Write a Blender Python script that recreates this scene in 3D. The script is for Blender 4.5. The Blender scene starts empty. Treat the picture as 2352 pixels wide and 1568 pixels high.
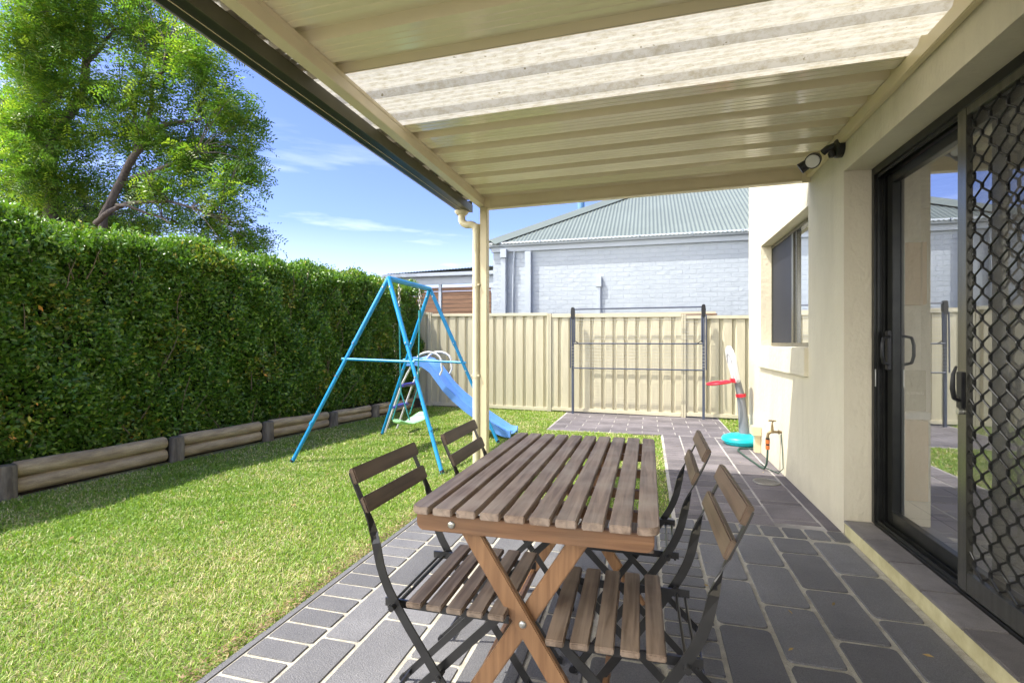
import bpy, bmesh, math, random
import numpy as np
from mathutils import Vector, Matrix, Quaternion
R = math.radians
random.seed(7)
sc = bpy.context.scene

# ------------------------------------------------------------------ camera
cd = bpy.data.cameras.new('camera'); cam = bpy.data.objects.new('camera', cd); sc.collection.objects.link(cam)
cam.location = (0, 0, 1.13); cam.rotation_euler = (R(90), 0, 0.2644)
cd.sensor_width = 36; cd.lens = 36*1159/2352; cd.shift_y = 4/2352; cd.clip_start = .05; cd.clip_end = 3000
sc.camera = cam
# ------------------------------------------------------------------ sun and sky
TO_SUN = Vector((-.50, -.28, 1)).normalized()
EL = math.asin(TO_SUN.z); AZ = math.atan2(TO_SUN.x, TO_SUN.y)
sd = bpy.data.lights.new('sun', 'SUN'); sun = bpy.data.objects.new('sun', sd); sc.collection.objects.link(sun)
sd.energy = 3.1; sd.angle = R(.55); sd.color = (1, .955, .87)
sun.rotation_euler = TO_SUN.to_track_quat('Z', 'Y').to_euler(); sun.location = (-6, -4, 12)
w = bpy.data.worlds.new('World'); sc.world = w; w.use_nodes = True
nt = w.node_tree; N = nt.nodes; L = nt.links; N.clear()
sky = N.new('ShaderNodeTexSky'); sky.sky_type = 'NISHITA'; sky.sun_disc = False
sky.sun_elevation = EL; sky.sun_rotation = AZ % (2*math.pi); sky.air_density = 1.0; sky.dust_density = .25; sky.ozone_density = 2.2
tc = N.new('ShaderNodeTexCoord'); mp = N.new('ShaderNodeMapping'); mp.inputs['Scale'].default_value = (1.3, 1.3, 9)
mp.inputs['Rotation'].default_value = (R(3), R(-5), R(35)); mp.inputs['Location'].default_value = (2.3, .4, .55)
ns = N.new('ShaderNodeTexNoise'); ns.inputs['Scale'].default_value = 1.5; ns.inputs['Detail'].default_value = 7; ns.inputs['Roughness'].default_value = .55
cr = N.new('ShaderNodeValToRGB'); cr.color_ramp.elements[0].position = .50; cr.color_ramp.elements[1].position = .74
sx = N.new('ShaderNodeSeparateXYZ'); mr = N.new('ShaderNodeMapRange')
mr.inputs[1].default_value = .42; mr.inputs[2].default_value = .08; mr.inputs[3].default_value = 0; mr.inputs[4].default_value = 1
ml = N.new('ShaderNodeMath'); ml.operation = 'MULTIPLY'
mx = N.new('ShaderNodeMixRGB'); mx.inputs[2].default_value = (6.5, 6.6, 6.9, 1)
bg = N.new('ShaderNodeBackground'); bg.inputs[1].default_value = .15; wo = N.new('ShaderNodeOutputWorld')
L.new(tc.outputs['Generated'], mp.inputs[0]); L.new(mp.outputs[0], ns.inputs[0]); L.new(ns.outputs[0], cr.inputs[0])
L.new(tc.outputs['Generated'], sx.inputs[0]); L.new(sx.outputs[2], mr.inputs[0])
L.new(cr.outputs[0], ml.inputs[0]); L.new(mr.outputs[0], ml.inputs[1]); L.new(ml.outputs[0], mx.inputs[0])
hz = N.new('ShaderNodeMapRange'); hz.inputs[1].default_value = .22; hz.inputs[2].default_value = 0; hz.inputs[4].default_value = .65; L.new(sx.outputs[2], hz.inputs[0])
mh = N.new('ShaderNodeMixRGB'); mh.inputs[2].default_value = (4.3, 4.7, 5.2, 1)
tn = N.new('ShaderNodeMixRGB'); tn.blend_type = 'MULTIPLY'; tn.inputs[0].default_value = 1; tn.inputs[2].default_value = (.55, .535, .78, 1)
L.new(sky.outputs[0], tn.inputs[1]); L.new(hz.outputs[0], mh.inputs[0]); L.new(tn.outputs[0], mh.inputs[1]); L.new(mh.outputs[0], mx.inputs[1])
# added unseen bright cloud, left of and behind the camera, filling the shade
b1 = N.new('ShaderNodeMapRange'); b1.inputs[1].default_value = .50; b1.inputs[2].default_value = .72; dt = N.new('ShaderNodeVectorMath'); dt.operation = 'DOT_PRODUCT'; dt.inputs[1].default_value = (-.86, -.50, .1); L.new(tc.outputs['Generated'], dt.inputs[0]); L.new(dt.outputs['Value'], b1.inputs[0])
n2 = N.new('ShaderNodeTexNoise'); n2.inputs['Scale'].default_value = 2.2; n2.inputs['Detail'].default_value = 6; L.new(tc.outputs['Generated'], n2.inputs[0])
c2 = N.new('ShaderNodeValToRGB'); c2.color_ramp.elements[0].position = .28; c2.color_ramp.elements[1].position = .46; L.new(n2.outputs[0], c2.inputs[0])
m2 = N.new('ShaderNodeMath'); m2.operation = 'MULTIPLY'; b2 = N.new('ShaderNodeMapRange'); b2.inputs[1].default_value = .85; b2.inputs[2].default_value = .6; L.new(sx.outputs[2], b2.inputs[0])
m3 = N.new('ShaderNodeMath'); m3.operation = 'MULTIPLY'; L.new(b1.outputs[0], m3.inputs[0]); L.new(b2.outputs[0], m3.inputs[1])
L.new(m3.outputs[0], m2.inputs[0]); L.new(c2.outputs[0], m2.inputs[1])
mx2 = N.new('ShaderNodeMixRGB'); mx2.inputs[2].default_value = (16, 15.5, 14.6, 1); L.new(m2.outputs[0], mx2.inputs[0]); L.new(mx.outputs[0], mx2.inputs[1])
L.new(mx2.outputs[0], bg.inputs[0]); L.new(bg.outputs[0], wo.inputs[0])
sc.view_settings.view_transform = 'Standard'; sc.view_settings.look = 'None'
sc.view_settings.exposure = 1.42; sc.view_settings.gamma = 1
sc.render.engine = 'CYCLES'
sc.cycles.max_bounces = 10; sc.cycles.transparent_max_bounces = 16; sc.cycles.diffuse_bounces = 6

# ------------------------------------------------------------------ materials
def mat(name, col, rough=.6, metal=0, col2=None, nscale=6, namt=.5, bump=0, bscale=40, stretch=(1, 1, 1), spec=.5, transl=0, detail=6):
    m = bpy.data.materials.new(name); m.use_nodes = True; nt = m.node_tree; n = nt.nodes; l = nt.links
    b = n['Principled BSDF']; out = n['Material Output']
    b.inputs['Roughness'].default_value = rough; b.inputs['Metallic'].default_value = metal
    b.inputs['Specular IOR Level'].default_value = spec
    t = n.new('ShaderNodeTexCoord'); mpp = n.new('ShaderNodeMapping'); mpp.inputs['Scale'].default_value = stretch
    l.new(t.outputs['Object'], mpp.inputs[0])
    c2 = col2 or tuple(c*.75 for c in col)
    no = n.new('ShaderNodeTexNoise'); no.inputs['Scale'].default_value = nscale; no.inputs['Detail'].default_value = detail; no.inputs['Roughness'].default_value = .6
    rp = n.new('ShaderNodeValToRGB'); rp.color_ramp.elements[0].position = .5-.28*namt-.02; rp.color_ramp.elements[1].position = .5+.28*namt+.02
    rp.color_ramp.elements[0].position = .35; rp.color_ramp.elements[1].position = .68
    rp.color_ramp.elements[0].color = (*c2, 1); rp.color_ramp.elements[1].color = (*col, 1)
    l.new(mpp.outputs[0], no.inputs[0]); l.new(no.outputs[0], rp.inputs[0]); l.new(rp.outputs[0], b.inputs['Base Color'])
    if bump:
        nb = n.new('ShaderNodeTexNoise'); nb.inputs['Scale'].default_value = bscale; nb.inputs['Detail'].default_value = 5
        bp = n.new('ShaderNodeBump'); bp.inputs['Strength'].default_value = bump; bp.inputs['Distance'].default_value = .01
        l.new(mpp.outputs[0], nb.inputs[0]); l.new(nb.outputs[0], bp.inputs['Height']); l.new(bp.outputs[0], b.inputs['Normal'])
    m['_n'] = 1
    return m
def addrgb(m, fn):
    fn(m.node_tree, m.node_tree.nodes, m.node_tree.links, m.node_tree.nodes['Principled BSDF']); return m
def leafmat(name, attr, rough=.35, transl=.35, gain=1.6):
    m = bpy.data.materials.new(name); m.use_nodes = True; n = m.node_tree.nodes; l = m.node_tree.links
    b = n['Principled BSDF']; out = n['Material Output']; b.inputs['Roughness'].default_value = rough
    a = n.new('ShaderNodeAttribute'); a.attribute_name = attr; l.new(a.outputs['Color'], b.inputs['Base Color'])
    t = n.new('ShaderNodeBsdfTranslucent'); mm = n.new('ShaderNodeMixRGB'); mm.blend_type = 'MULTIPLY'; mm.inputs[0].default_value = 1
    mm.inputs[2].default_value = (gain*1.1, gain*1.25, gain*.5, 1); l.new(a.outputs['Color'], mm.inputs[1]); l.new(mm.outputs[0], t.inputs[0])
    x = n.new('ShaderNodeMixShader'); x.inputs[0].default_value = transl; l.new(b.outputs[0], x.inputs[1]); l.new(t.outputs[0], x.inputs[2]); l.new(x.outputs[0], out.inputs[0])
    return m

M = {}
M['render'] = mat('cream render', (.68, .625, .48), .85, col2=(.61, .555, .42), nscale=1.6, bump=.6, bscale=38, stretch=(1, 1.6, .7))
M['plinth'] = mat('cream painted step edge', (.62, .57, .34), .7, col2=(.46, .41, .22), nscale=9, bump=.3)
M['cream_metal'] = mat('cream painted steel', (.68, .59, .38), .32, col2=(.62, .535, .34), nscale=3)
M['roof_under'] = mat('cream roof sheet', (.79, .715, .535), .12, col2=(.72, .65, .475), nscale=1.5, stretch=(.4, 6, 1), spec=.7)
M['beam'] = mat('cream beam', (.72, .635, .455), .35, col2=(.66, .575, .405), nscale=4)
M['bronze'] = mat('dark bronze gutter', (.035, .037, .028), .28, col2=(.022, .024, .02), nscale=8, stretch=(1, .1, 1), spec=.8)
M['gutter_back'] = mat('olive painted gutter back', (.10, .095, .06), .3, col2=(.065, .065, .042), nscale=5, spec=.7)
M['frame'] = mat('bronze black aluminium', (.035, .036, .032), .3, .5, col2=(.02, .021, .02), nscale=10)
M['frame_l'] = mat('brushed bronze aluminium', (.22, .215, .185), .25, .85, col2=(.15, .148, .125), nscale=40, stretch=(1, 1, .02))
M['grille'] = mat('black powder coated grille', (.03, .03, .028), .22, .3, col2=(.02, .02, .019))
M['pvc'] = mat('cream pvc pipe', (.70, .63, .44), .35, col2=(.62, .55, .37), nscale=4)
M['white_trim'] = mat('pale blue white trim', (.44, .49, .54), .5, col2=(.41, .455, .505), nscale=3)
M['fence'] = mat('cream colour steel fence', (.58, .535, .39), .38, col2=(.50, .455, .325), nscale=9, stretch=(3, 3, .25))
M['fence_post'] = mat('cream fence post steel', (.60, .555, .41), .4, col2=(.54, .495, .36), nscale=4)
M['slate'] = mat('grey stencilled concrete', (.172, .172, .18), .6, col2=(.118, .118, .126), nscale=2.2, bump=.45, bscale=170, detail=12)
M['path_grey'] = mat('sun bleached grey concrete', (.19, .172, .178), .75, col2=(.12, .108, .114), nscale=3.5, bump=.4, bscale=90, detail=12)
M['grout'] = mat('cream grout', (.56, .535, .45), .9, col2=(.36, .335, .275), nscale=14, bump=.5, bscale=120)
M['grout_far'] = mat('pale worn grout', (.55, .52, .46), .9, col2=(.22, .205, .19), nscale=2.2)
M['step_tile'] = mat('grey step tile', (.21, .195, .19), .55, col2=(.14, .13, .128), nscale=7, bump=.2)
M['soil'] = mat('mulch soil', (.07, .05, .035), .95, col2=(.035, .025, .018), nscale=20, bump=1, bscale=60)
M['lawn_base'] = mat('thatch and soil under grass', (.24, .23, .10), .95, col2=(.11, .13, .04), nscale=22, bump=1, bscale=120)
M['log'] = mat('weathered treated pine', (.54, .44, .27), .8, col2=(.30, .235, .14), nscale=5, stretch=(5, .7, 5), bump=.5, bscale=30)
M['log_post'] = mat('dark weathered pine post', (.24, .205, .14), .85, col2=(.10, .082, .055), nscale=8, stretch=(3, 3, .6), bump=.6, bscale=30)
M['blue'] = mat('sky blue powder coat', (.015, .30, .62), .3, col2=(.012, .26, .55), nscale=3)
M['teal'] = mat('teal rope', (.03, .28, .30), .7)
M['mint'] = mat('mint plastic seat', (.42, .80, .42), .4, col2=(.36, .72, .38), nscale=3)
M['slide_blue'] = mat('blue moulded plastic', (.13, .32, .76), .33, col2=(.11, .27, .68), nscale=3)
M['white_steel'] = mat('white steel tube', (.7, .7, .68), .35, col2=(.6, .6, .58))
M['navy_step'] = mat('violet blue step plastic', (.07, .07, .42), .4)
M['red'] = mat('red plastic', (.70, .02, .045), .35, col2=(.62, .016, .035))
M['grey_plastic'] = mat('grey plastic', (.20, .21, .23), .4, col2=(.17, .18, .2))
M['white_plastic'] = mat('white plastic', (.72, .72, .74), .4, col2=(.66, .66, .68))
M['turq'] = mat('turquoise plastic', (.01, .50, .55), .35, col2=(.01, .44, .5))
M['slate_steel'] = mat('slate blue powder coated steel', (.075, .09, .13), .35, col2=(.06, .07, .105))
M['black_plastic'] = mat('black plastic', (.012, .012, .013), .4)
M['line_cord'] = mat('pale grey line', (.5, .5, .48), .6)
M['brass'] = mat('aged brass', (.30, .22, .11), .4, .7, col2=(.16, .12, .065), nscale=30)
M['orange'] = mat('orange hose connector', (.60, .15, .03), .4)
M['hose'] = mat('dark green hose', (.03, .07, .05), .5)
M['iron'] = mat('dark iron grate', (.30, .29, .26), .5, .3)
M['chair_steel'] = mat('black painted steel strip', (.018, .018, .018), .28, col2=(.028, .028, .028), nscale=20, spec=.6)
def speck(nt, n, l, b):
    t = n.new('ShaderNodeTexCoord'); no = n.new('ShaderNodeTexNoise'); no.inputs['Scale'].default_value = 420; no.inputs['Detail'].default_value = 2; l.new(t.outputs['Object'], no.inputs[0])
    r_ = n.new('ShaderNodeValToRGB'); r_.color_ramp.elements[0].position = .3; r_.color_ramp.elements[1].position = .75; r_.color_ramp.elements[0].color = (.62, .62, .62, 1); r_.color_ramp.elements[1].color = (1.35, 1.33, 1.3, 1); l.new(no.outputs[0], r_.inputs[0])
    m_ = n.new('ShaderNodeMixRGB'); m_.blend_type = 'MULTIPLY'; m_.inputs[0].default_value = 1; src = b.inputs['Base Color'].links[0].from_socket; l.new(src, m_.inputs[1]); l.new(r_.outputs[0], m_.inputs[2]); l.new(m_.outputs[0], b.inputs['Base Color'])
def island(nt, n, l, b):
    g_ = n.new('ShaderNodeNewGeometry'); mr_ = n.new('ShaderNodeMapRange'); mr_.inputs[3].default_value = .74; mr_.inputs[4].default_value = 1.24; l.new(g_.outputs['Random Per Island'], mr_.inputs[0])
    m_ = n.new('ShaderNodeMixRGB'); m_.blend_type = 'MULTIPLY'; m_.inputs[0].default_value = 1; src = b.inputs['Base Color'].links[0].from_socket; l.new(src, m_.inputs[1]); l.new(mr_.outputs[0], m_.inputs[2]); l.new(m_.outputs[0], b.inputs['Base Color'])
def footstain(nt, n, l, b):
    t = n.new('ShaderNodeTexCoord'); sp = n.new('ShaderNodeSeparateXYZ'); l.new(t.outputs['Object'], sp.inputs[0])
    no = n.new('ShaderNodeTexNoise'); no.inputs['Scale'].default_value = 5; no.inputs['Detail'].default_value = 8; l.new(t.outputs['Object'], no.inputs[0])
    ad = n.new('ShaderNodeMath'); ad.operation = 'MULTIPLY_ADD'; ad.inputs[1].default_value = -.5; l.new(no.outputs[0], ad.inputs[0]); l.new(sp.outputs[2], ad.inputs[2])
    mr_ = n.new('ShaderNodeMapRange'); mr_.inputs[1].default_value = -.27; mr_.inputs[2].default_value = -.05; mr_.inputs[3].default_value = .6; mr_.inputs[4].default_value = 0; l.new(ad.outputs[0], mr_.inputs[0])
    st_ = n.new('ShaderNodeTexNoise'); st_.inputs['Scale'].default_value = 1; st_.inputs['Detail'].default_value = 6; mp_ = n.new('ShaderNodeMapping'); mp_.inputs['Scale'].default_value = (9, 9, .5); l.new(t.outputs['Object'], mp_.inputs[0]); l.new(mp_.outputs[0], st_.inputs[0])
    r2 = n.new('ShaderNodeMapRange'); r2.inputs[1].default_value = .52; r2.inputs[2].default_value = .75; r2.inputs[4].default_value = .35; l.new(st_.outputs[0], r2.inputs[0])
    a2 = n.new('ShaderNodeMath'); a2.operation = 'MAXIMUM'; l.new(mr_.outputs[0], a2.inputs[0]); l.new(r2.outputs[0], a2.inputs[1])
    m_ = n.new('ShaderNodeMixRGB'); src = b.inputs['Base Color'].links[0].from_socket; l.new(src, m_.inputs[1]); m_.inputs[2].default_value = (.50, .455, .345, 1); l.new(a2.outputs[0], m_.inputs[0]); l.new(m_.outputs[0], b.inputs['Base Color'])
addrgb(M['render'], footstain)
for k_ in ('slate', 'path_grey', 'step_tile'): addrgb(M[k_], island)
for k_ in ('slate', 'path_grey', 'grout', 'step_tile', 'log'): addrgb(M[k_], speck)
M['roof_green'] = mat('grey green corrugated steel', (.165, .195, .172), .5, col2=(.148, .175, .154), nscale=1.2)
M['flue'] = mat('blue grey flue', (.12, .27, .45), .4)
M['timber'] = mat('brown timber slat', (.27, .15, .085), .7, col2=(.17, .09, .05), nscale=5, stretch=(.5, 5, 5))
M['bark'] = mat('grey brown bark', (.20, .165, .13), .9, col2=(.09, .07, .055), nscale=7, stretch=(2, 2, .5), bump=.9, bscale=18)
M['twig'] = mat('tan twig', (.17, .135, .08), .8)
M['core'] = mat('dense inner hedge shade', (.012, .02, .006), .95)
M['int_wall'] = mat('interior cream wall', (.78, .73, .6), .8)
M['int_tile'] = mat('interior floor tile', (.52, .48, .40), .35, col2=(.47, .43, .36), nscale=3)
M['cabinet'] = mat('honey timber cabinet', (.55, .21, .045), .4, col2=(.48, .17, .035), nscale=3, stretch=(4, 4, .4))
M['olive'] = mat('olive panel', (.085, .085, .045), .5)
M['lens'] = mat('pale lens', (.75, .75, .72), .15)
M['steel'] = mat('zinc bolt', (.6, .6, .55), .3, .8)

def wood(name, c1, c2, c3, axis=1, rough=.55, wear=.5):
    m = bpy.data.materials.new(name); m.use_nodes = True; n = m.node_tree.nodes; l = m.node_tree.links; b = n['Principled BSDF']
    t = n.new('ShaderNodeTexCoord'); mpp = n.new('ShaderNodeMapping'); s = [38, 38, 38]; s[axis] = 2.2; mpp.inputs['Scale'].default_value = s
    l.new(t.outputs['Object'], mpp.inputs[0])
    no = n.new('ShaderNodeTexNoise'); no.inputs['Scale'].default_value = 1.6; no.inputs['Detail'].default_value = 8; no.inputs['Distortion'].default_value = .6
    l.new(mpp.outputs[0], no.inputs[0])
    rp = n.new('ShaderNodeValToRGB'); rp.color_ramp.elements[0].position = .36; rp.color_ramp.elements[1].position = .66
    rp.color_ramp.elements[0].color = (*c2, 1); rp.color_ramp.elements[1].color = (*c1, 1); l.new(no.outputs[0], rp.inputs[0])
    big = n.new('ShaderNodeTexNoise'); big.inputs['Scale'].default_value = 7; big.inputs['Detail'].default_value = 7; l.new(t.outputs['Object'], big.inputs[0])
    r2 = n.new('ShaderNodeValToRGB'); r2.color_ramp.elements[0].position = .42; r2.color_ramp.elements[1].position = .72; l.new(big.outputs[0], r2.inputs[0])
    sc_ = n.new('ShaderNodeMath'); sc_.operation = 'MULTIPLY'; sc_.inputs[1].default_value = wear; l.new(r2.outputs[0], sc_.inputs[0])
    x = n.new('ShaderNodeMixRGB'); x.inputs[2].default_value = (*c3, 1); l.new(rp.outputs[0], x.inputs[1]); l.new(sc_.outputs[0], x.inputs[0]); l.new(x.outputs[0], b.inputs['Base Color'])
    b.inputs['Roughness'].default_value = rough
    bp = n.new('ShaderNodeBump'); bp.inputs['Strength'].default_value = .35; bp.inputs['Distance'].default_value = .004; l.new(no.outputs[0], bp.inputs['Height']); l.new(bp.outputs[0], b.inputs['Normal'])
    return m
M['top_wood'] = wood('weathered brown slat', (.345, .255, .19), (.165, .115, .083), (.42, .36, .30), 1, .5, .6)
M['seat_wood'] = wood('brown seat slat', (.25, .185, .135), (.115, .08, .055), (.33, .275, .22), 1, .55, .5)
M['back_wood'] = wood('dark brown back slat', (.115, .074, .048), (.065, .041, .026), (.17, .125, .083), 1, .5, .5)
M['leg_wood'] = wood('warm stained leg', (.31, .17, .08), (.205, .105, .048), (.25, .145, .075), 2, .45, .4)
M['apron_wood'] = wood('warm stained apron', (.24, .125, .06), (.15, .075, .035), (.14, .085, .048), 0, .5, .5)

# painted brick (bump only)
def mk_brick():
    m = mat('pale painted brick', (.43, .475, .52), .75, col2=(.395, .44, .485), nscale=3)
    def f(nt, n, l, b):
        t = n.new('ShaderNodeTexCoord'); s = n.new('ShaderNodeSeparateXYZ'); c = n.new('ShaderNodeCombineXYZ'); ad = n.new('ShaderNodeMath')
        l.new(t.outputs['Object'], s.inputs[0]); l.new(s.outputs[0], ad.inputs[0]); l.new(s.outputs[1], ad.inputs[1]); l.new(ad.outputs[0], c.inputs[0]); l.new(s.outputs[2], c.inputs[1])
        br = n.new('ShaderNodeTexBrick'); br.inputs['Scale'].default_value = 1; br.inputs['Brick Width'].default_value = .24; br.inputs['Row Height'].default_value = .086
        br.inputs['Mortar Size'].default_value = .006; br.inputs['Mortar Smooth'].default_value = .4
        br.inputs['Color1'].default_value = (1, 1, 1, 1); br.inputs['Color2'].default_value = (.72, .72, .72, 1); br.inputs['Mortar'].default_value = (0, 0, 0, 1); l.new(c.outputs[0], br.inputs[0])
        no = n.new('ShaderNodeTexNoise'); no.inputs['Scale'].default_value = 9; no.inputs['Detail'].default_value = 6; l.new(t.outputs['Object'], no.inputs[0])
        mm = n.new('ShaderNodeMath'); mm.operation = 'MULTIPLY'; l.new(br.outputs[0], mm.inputs[0]); l.new(no.outputs[0], mm.inputs[1])
        bp = n.new('ShaderNodeBump'); bp.inputs['Strength'].default_value = .75; bp.inputs['Distance'].default_value = .018; l.new(mm.outputs[0], bp.inputs['Height']); l.new(bp.outputs[0], b.inputs['Normal'])
    return addrgb(m, f)
M['brick'] = mk_brick()

def mk_poly():
    m = bpy.data.materials.new('dirty translucent fibreglass'); m.use_nodes = True; n = m.node_tree.nodes; l = m.node_tree.links; b = n['Principled BSDF']
    t = n.new('ShaderNodeTexCoord'); mpp = n.new('ShaderNodeMapping'); mpp.inputs['Scale'].default_value = (1.2, 2.2, 1); l.new(t.outputs['Object'], mpp.inputs[0])
    a = n.new('ShaderNodeTexNoise'); a.inputs['Scale'].default_value = 17; a.inputs['Detail'].default_value = 14; a.inputs['Roughness'].default_value = .75; l.new(mpp.outputs[0], a.inputs[0])
    r1 = n.new('ShaderNodeValToRGB'); r1.color_ramp.elements[0].position = .34; r1.color_ramp.elements[1].position = .56
    r1.color_ramp.elements[0].color = (.29, .265, .19, 1); r1.color_ramp.elements[1].color = (.42, .405, .355, 1); l.new(a.outputs[0], r1.inputs[0])
    v = n.new('ShaderNodeTexNoise'); v.inputs['Scale'].default_value = 34; v.inputs['Detail'].default_value = 3; l.new(t.outputs['Object'], v.inputs[0])
    r2 = n.new('ShaderNodeValToRGB'); r2.color_ramp.elements[0].position = .70; r2.color_ramp.elements[1].position = .745; l.new(v.outputs[0], r2.inputs[0])
    x = n.new('ShaderNodeMixRGB'); x.inputs[2].default_value = (.16, .14, .08, 1); l.new(r2.outputs[0], x.inputs[0]); l.new(r1.outputs[0], x.inputs[1])
    tr = n.new('ShaderNodeBsdfTranslucent'); l.new(x.outputs[0], tr.inputs[0]); l.new(x.outputs[0], b.inputs['Base Color']); b.inputs['Roughness'].default_value = .5
    ms = n.new('ShaderNodeMixShader'); ms.inputs[0].default_value = .6; l.new(b.outputs[0], ms.inputs[1]); l.new(tr.outputs[0], ms.inputs[2]); l.new(ms.outputs[0], n['Material Output'].inputs[0])
    return m
M['poly'] = mk_poly()
def glass(name, refl, tint=(.86, .9, .88)):
    m = bpy.data.materials.new(name); m.use_nodes = True; n = m.node_tree.nodes; l = m.node_tree.links; n.remove(n['Principled BSDF'])
    t = n.new('ShaderNodeBsdfTransparent'); t.inputs[0].default_value = (*tint, 1); g = n.new('ShaderNodeBsdfGlossy'); g.inputs['Roughness'].default_value = 0.0
    g.inputs[0].default_value = (.95, .97, 1, 1)
    lw = n.new('ShaderNodeLayerWeight'); lw.inputs[0].default_value = .5
    mr = n.new('ShaderNodeMapRange'); mr.inputs[3].default_value = refl*.35; mr.inputs[4].default_value = refl*1.2; l.new(lw.outputs['Facing'], mr.inputs[0])
    x = n.new('ShaderNodeMixShader'); l.new(mr.outputs[0], x.inputs[0]); l.new(t.outputs[0], x.inputs[1]); l.new(g.outputs[0], x.inputs[2]); l.new(x.outputs[0], n['Material Output'].inputs[0])
    return m
M['glass'] = glass('door glass', .64, (.97, 1, .98))
M['win_glass'] = glass('window glass', 1.0, (.3, .32, .32))
def mesh_mat(name, col, alpha):
    m = mat(name, col, .6); n = m.node_tree.nodes; l = m.node_tree.links
    t = n.new('ShaderNodeBsdfTransparent'); x = n.new('ShaderNodeMixShader'); x.inputs[0].default_value = alpha
    l.new(t.outputs[0], x.inputs[1]); l.new(n['Principled BSDF'].outputs[0], x.inputs[2]); l.new(x.outputs[0], n['Material Output'].inputs[0]); return m
M['flymesh'] = mesh_mat('insect mesh', (.12, .11, .09), .5)
M['flymesh_dark'] = mesh_mat('dark window insect mesh', (.02, .022, .032), .93)

# ------------------------------------------------------------------ mesh helpers
ORG = {}
def top(name, label, cat, loc=(0, 0, 0), group=None, kind=None):
    o = bpy.data.objects.new(name, None); o.empty_display_size = .1; sc.collection.objects.link(o); o.location = loc
    o['label'] = label; o['category'] = cat
    if group: o['group'] = group
    if kind: o['kind'] = kind
    ORG[o.name] = Vector(loc); return o
def tag(o, label, cat, group=None, kind=None):
    o['label'] = label; o['category'] = cat
    if group: o['group'] = group
    if kind: o['kind'] = kind
    return o
class MB:
    def __init__(s): s.v = []; s.f = []; s.m = []
    def add(s, vs, fs, mi=0):
        k = len(s.v); s.v += [tuple(v) for v in vs]; s.f += [tuple(i+k for i in f) for f in fs]; s.m += [mi]*len(fs); return s
    def box(s, x0, x1, y0, y1, z0, z1, mi=0):
        return s.add([(x0, y0, z0), (x1, y0, z0), (x1, y1, z0), (x0, y1, z0), (x0, y0, z1), (x1, y0, z1), (x1, y1, z1), (x0, y1, z1)],
                     [(0, 3, 2, 1), (4, 5, 6, 7), (0, 1, 5, 4), (1, 2, 6, 5), (2, 3, 7, 6), (3, 0, 4, 7)], mi)
    def bar(s, p0, p1, a, b, ref=(0, 0, 1), mi=0):      # box from p0 to p1, a wide along ref-ish, b across
        p0 = Vector(p0); p1 = Vector(p1); d = (p1-p0).normalized(); r = Vector(ref); u = (r-d*r.dot(d)).normalized(); w_ = d.cross(u)
        vs = []
        for p in (p0, p1):
            for i, j in ((-1, -1), (1, -1), (1, 1), (-1, 1)): vs.append(p+u*a/2*i+w_*b/2*j)
        return s.add(vs, [(0, 3, 2, 1), (4, 5, 6, 7), (0, 1, 5, 4), (1, 2, 6, 5), (2, 3, 7, 6), (3, 0, 4, 7)], mi)
    def tube(s, pts, r, seg=10, cap=True, mi=0, closed=False):
        pts = [Vector(p) for p in pts]; n = len(pts); rs = r if isinstance(r, (list, tuple)) else [r]*n
        k = len(s.v); u = None
        for i, p in enumerate(pts):
            if closed: d = pts[(i+1) % n]-pts[i-1]
            else: d = pts[min(i+1, n-1)]-pts[max(i-1, 0)]
            d.normalize()
            if u is None: u = d.orthogonal().normalized()
            else: u = (u-d*u.dot(d)).normalized()
            w_ = d.cross(u)
            for j in range(seg):
                a = 2*math.pi*j/seg; s.v.append(tuple(p+(u*math.cos(a)+w_*math.sin(a))*rs[i]))
        for i in range(n if closed else n-1):
            for j in range(seg):
                a = k+i*seg+j; b = k+i*seg+(j+1) % seg; i2 = (i+1) % n; c = k+i2*seg+(j+1) % seg; d_ = k+i2*seg+j
                s.f.append((a, b, c, d_)); s.m.append(mi)
        if cap and not closed:
            s.f.append(tuple(k+j for j in range(seg))[::-1]); s.f.append(tuple(k+(n-1)*seg+j for j in range(seg))); s.m += [mi, mi]
        return s
    def lathe(s, prof, c=(0, 0, 0), seg=24, mi=0):      # prof [(r,z)]
        k = len(s.v)
        for r_, z in prof:
            for j in range(seg):
                a = 2*math.pi*j/seg; s.v.append((c[0]+r_*math.cos(a), c[1]+r_*math.sin(a), c[2]+z))
        for i in range(len(prof)-1):
            for j in range(seg): s.f.append((k+i*seg+j, k+i*seg+(j+1) % seg, k+(i+1)*seg+(j+1) % seg, k+(i+1)*seg+j)); s.m.append(mi)
        s.f.append(tuple(k+j for j in range(seg))[::-1]); s.f.append(tuple(k+(len(prof)-1)*seg+j for j in range(seg))); s.m += [mi, mi]
        return s
    def ext(s, poly, axis, a, b, mi=0):                 # polygon in the two other axes, extruded along axis
        n = len(poly)
        def P(p, t): q = list(p); q.insert(axis, t); return tuple(q)
        vs = [P(p, a) for p in poly]+[P(p, b) for p in poly]
        fs = [tuple(range(n))[::-1], tuple(range(n, 2*n))]+[(i, (i+1) % n, n+(i+1) % n, n+i) for i in range(n)]
        return s.add(vs, fs, mi)
    def sweep(s, pts, sect, mi=0):                      # sect(i) -> list of offset vectors
        k = len(s.v); m_ = None
        for i, p in enumerate(pts):
            q = sect(i); m_ = len(q)
            for o in q: s.v.append(tuple(Vector(p)+o))
        for i in range(len(pts)-1):
            for j in range(m_): s.f.append((k+i*m_+j, k+i*m_+(j+1) % m_, k+(i+1)*m_+(j+1) % m_, k+(i+1)*m_+j)); s.m.append(mi)
        s.f.append(tuple(k+j for j in range(m_))[::-1]); s.f.append(tuple(k+(len(pts)-1)*m_+j for j in range(m_))); s.m += [mi, mi]
        return s
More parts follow.
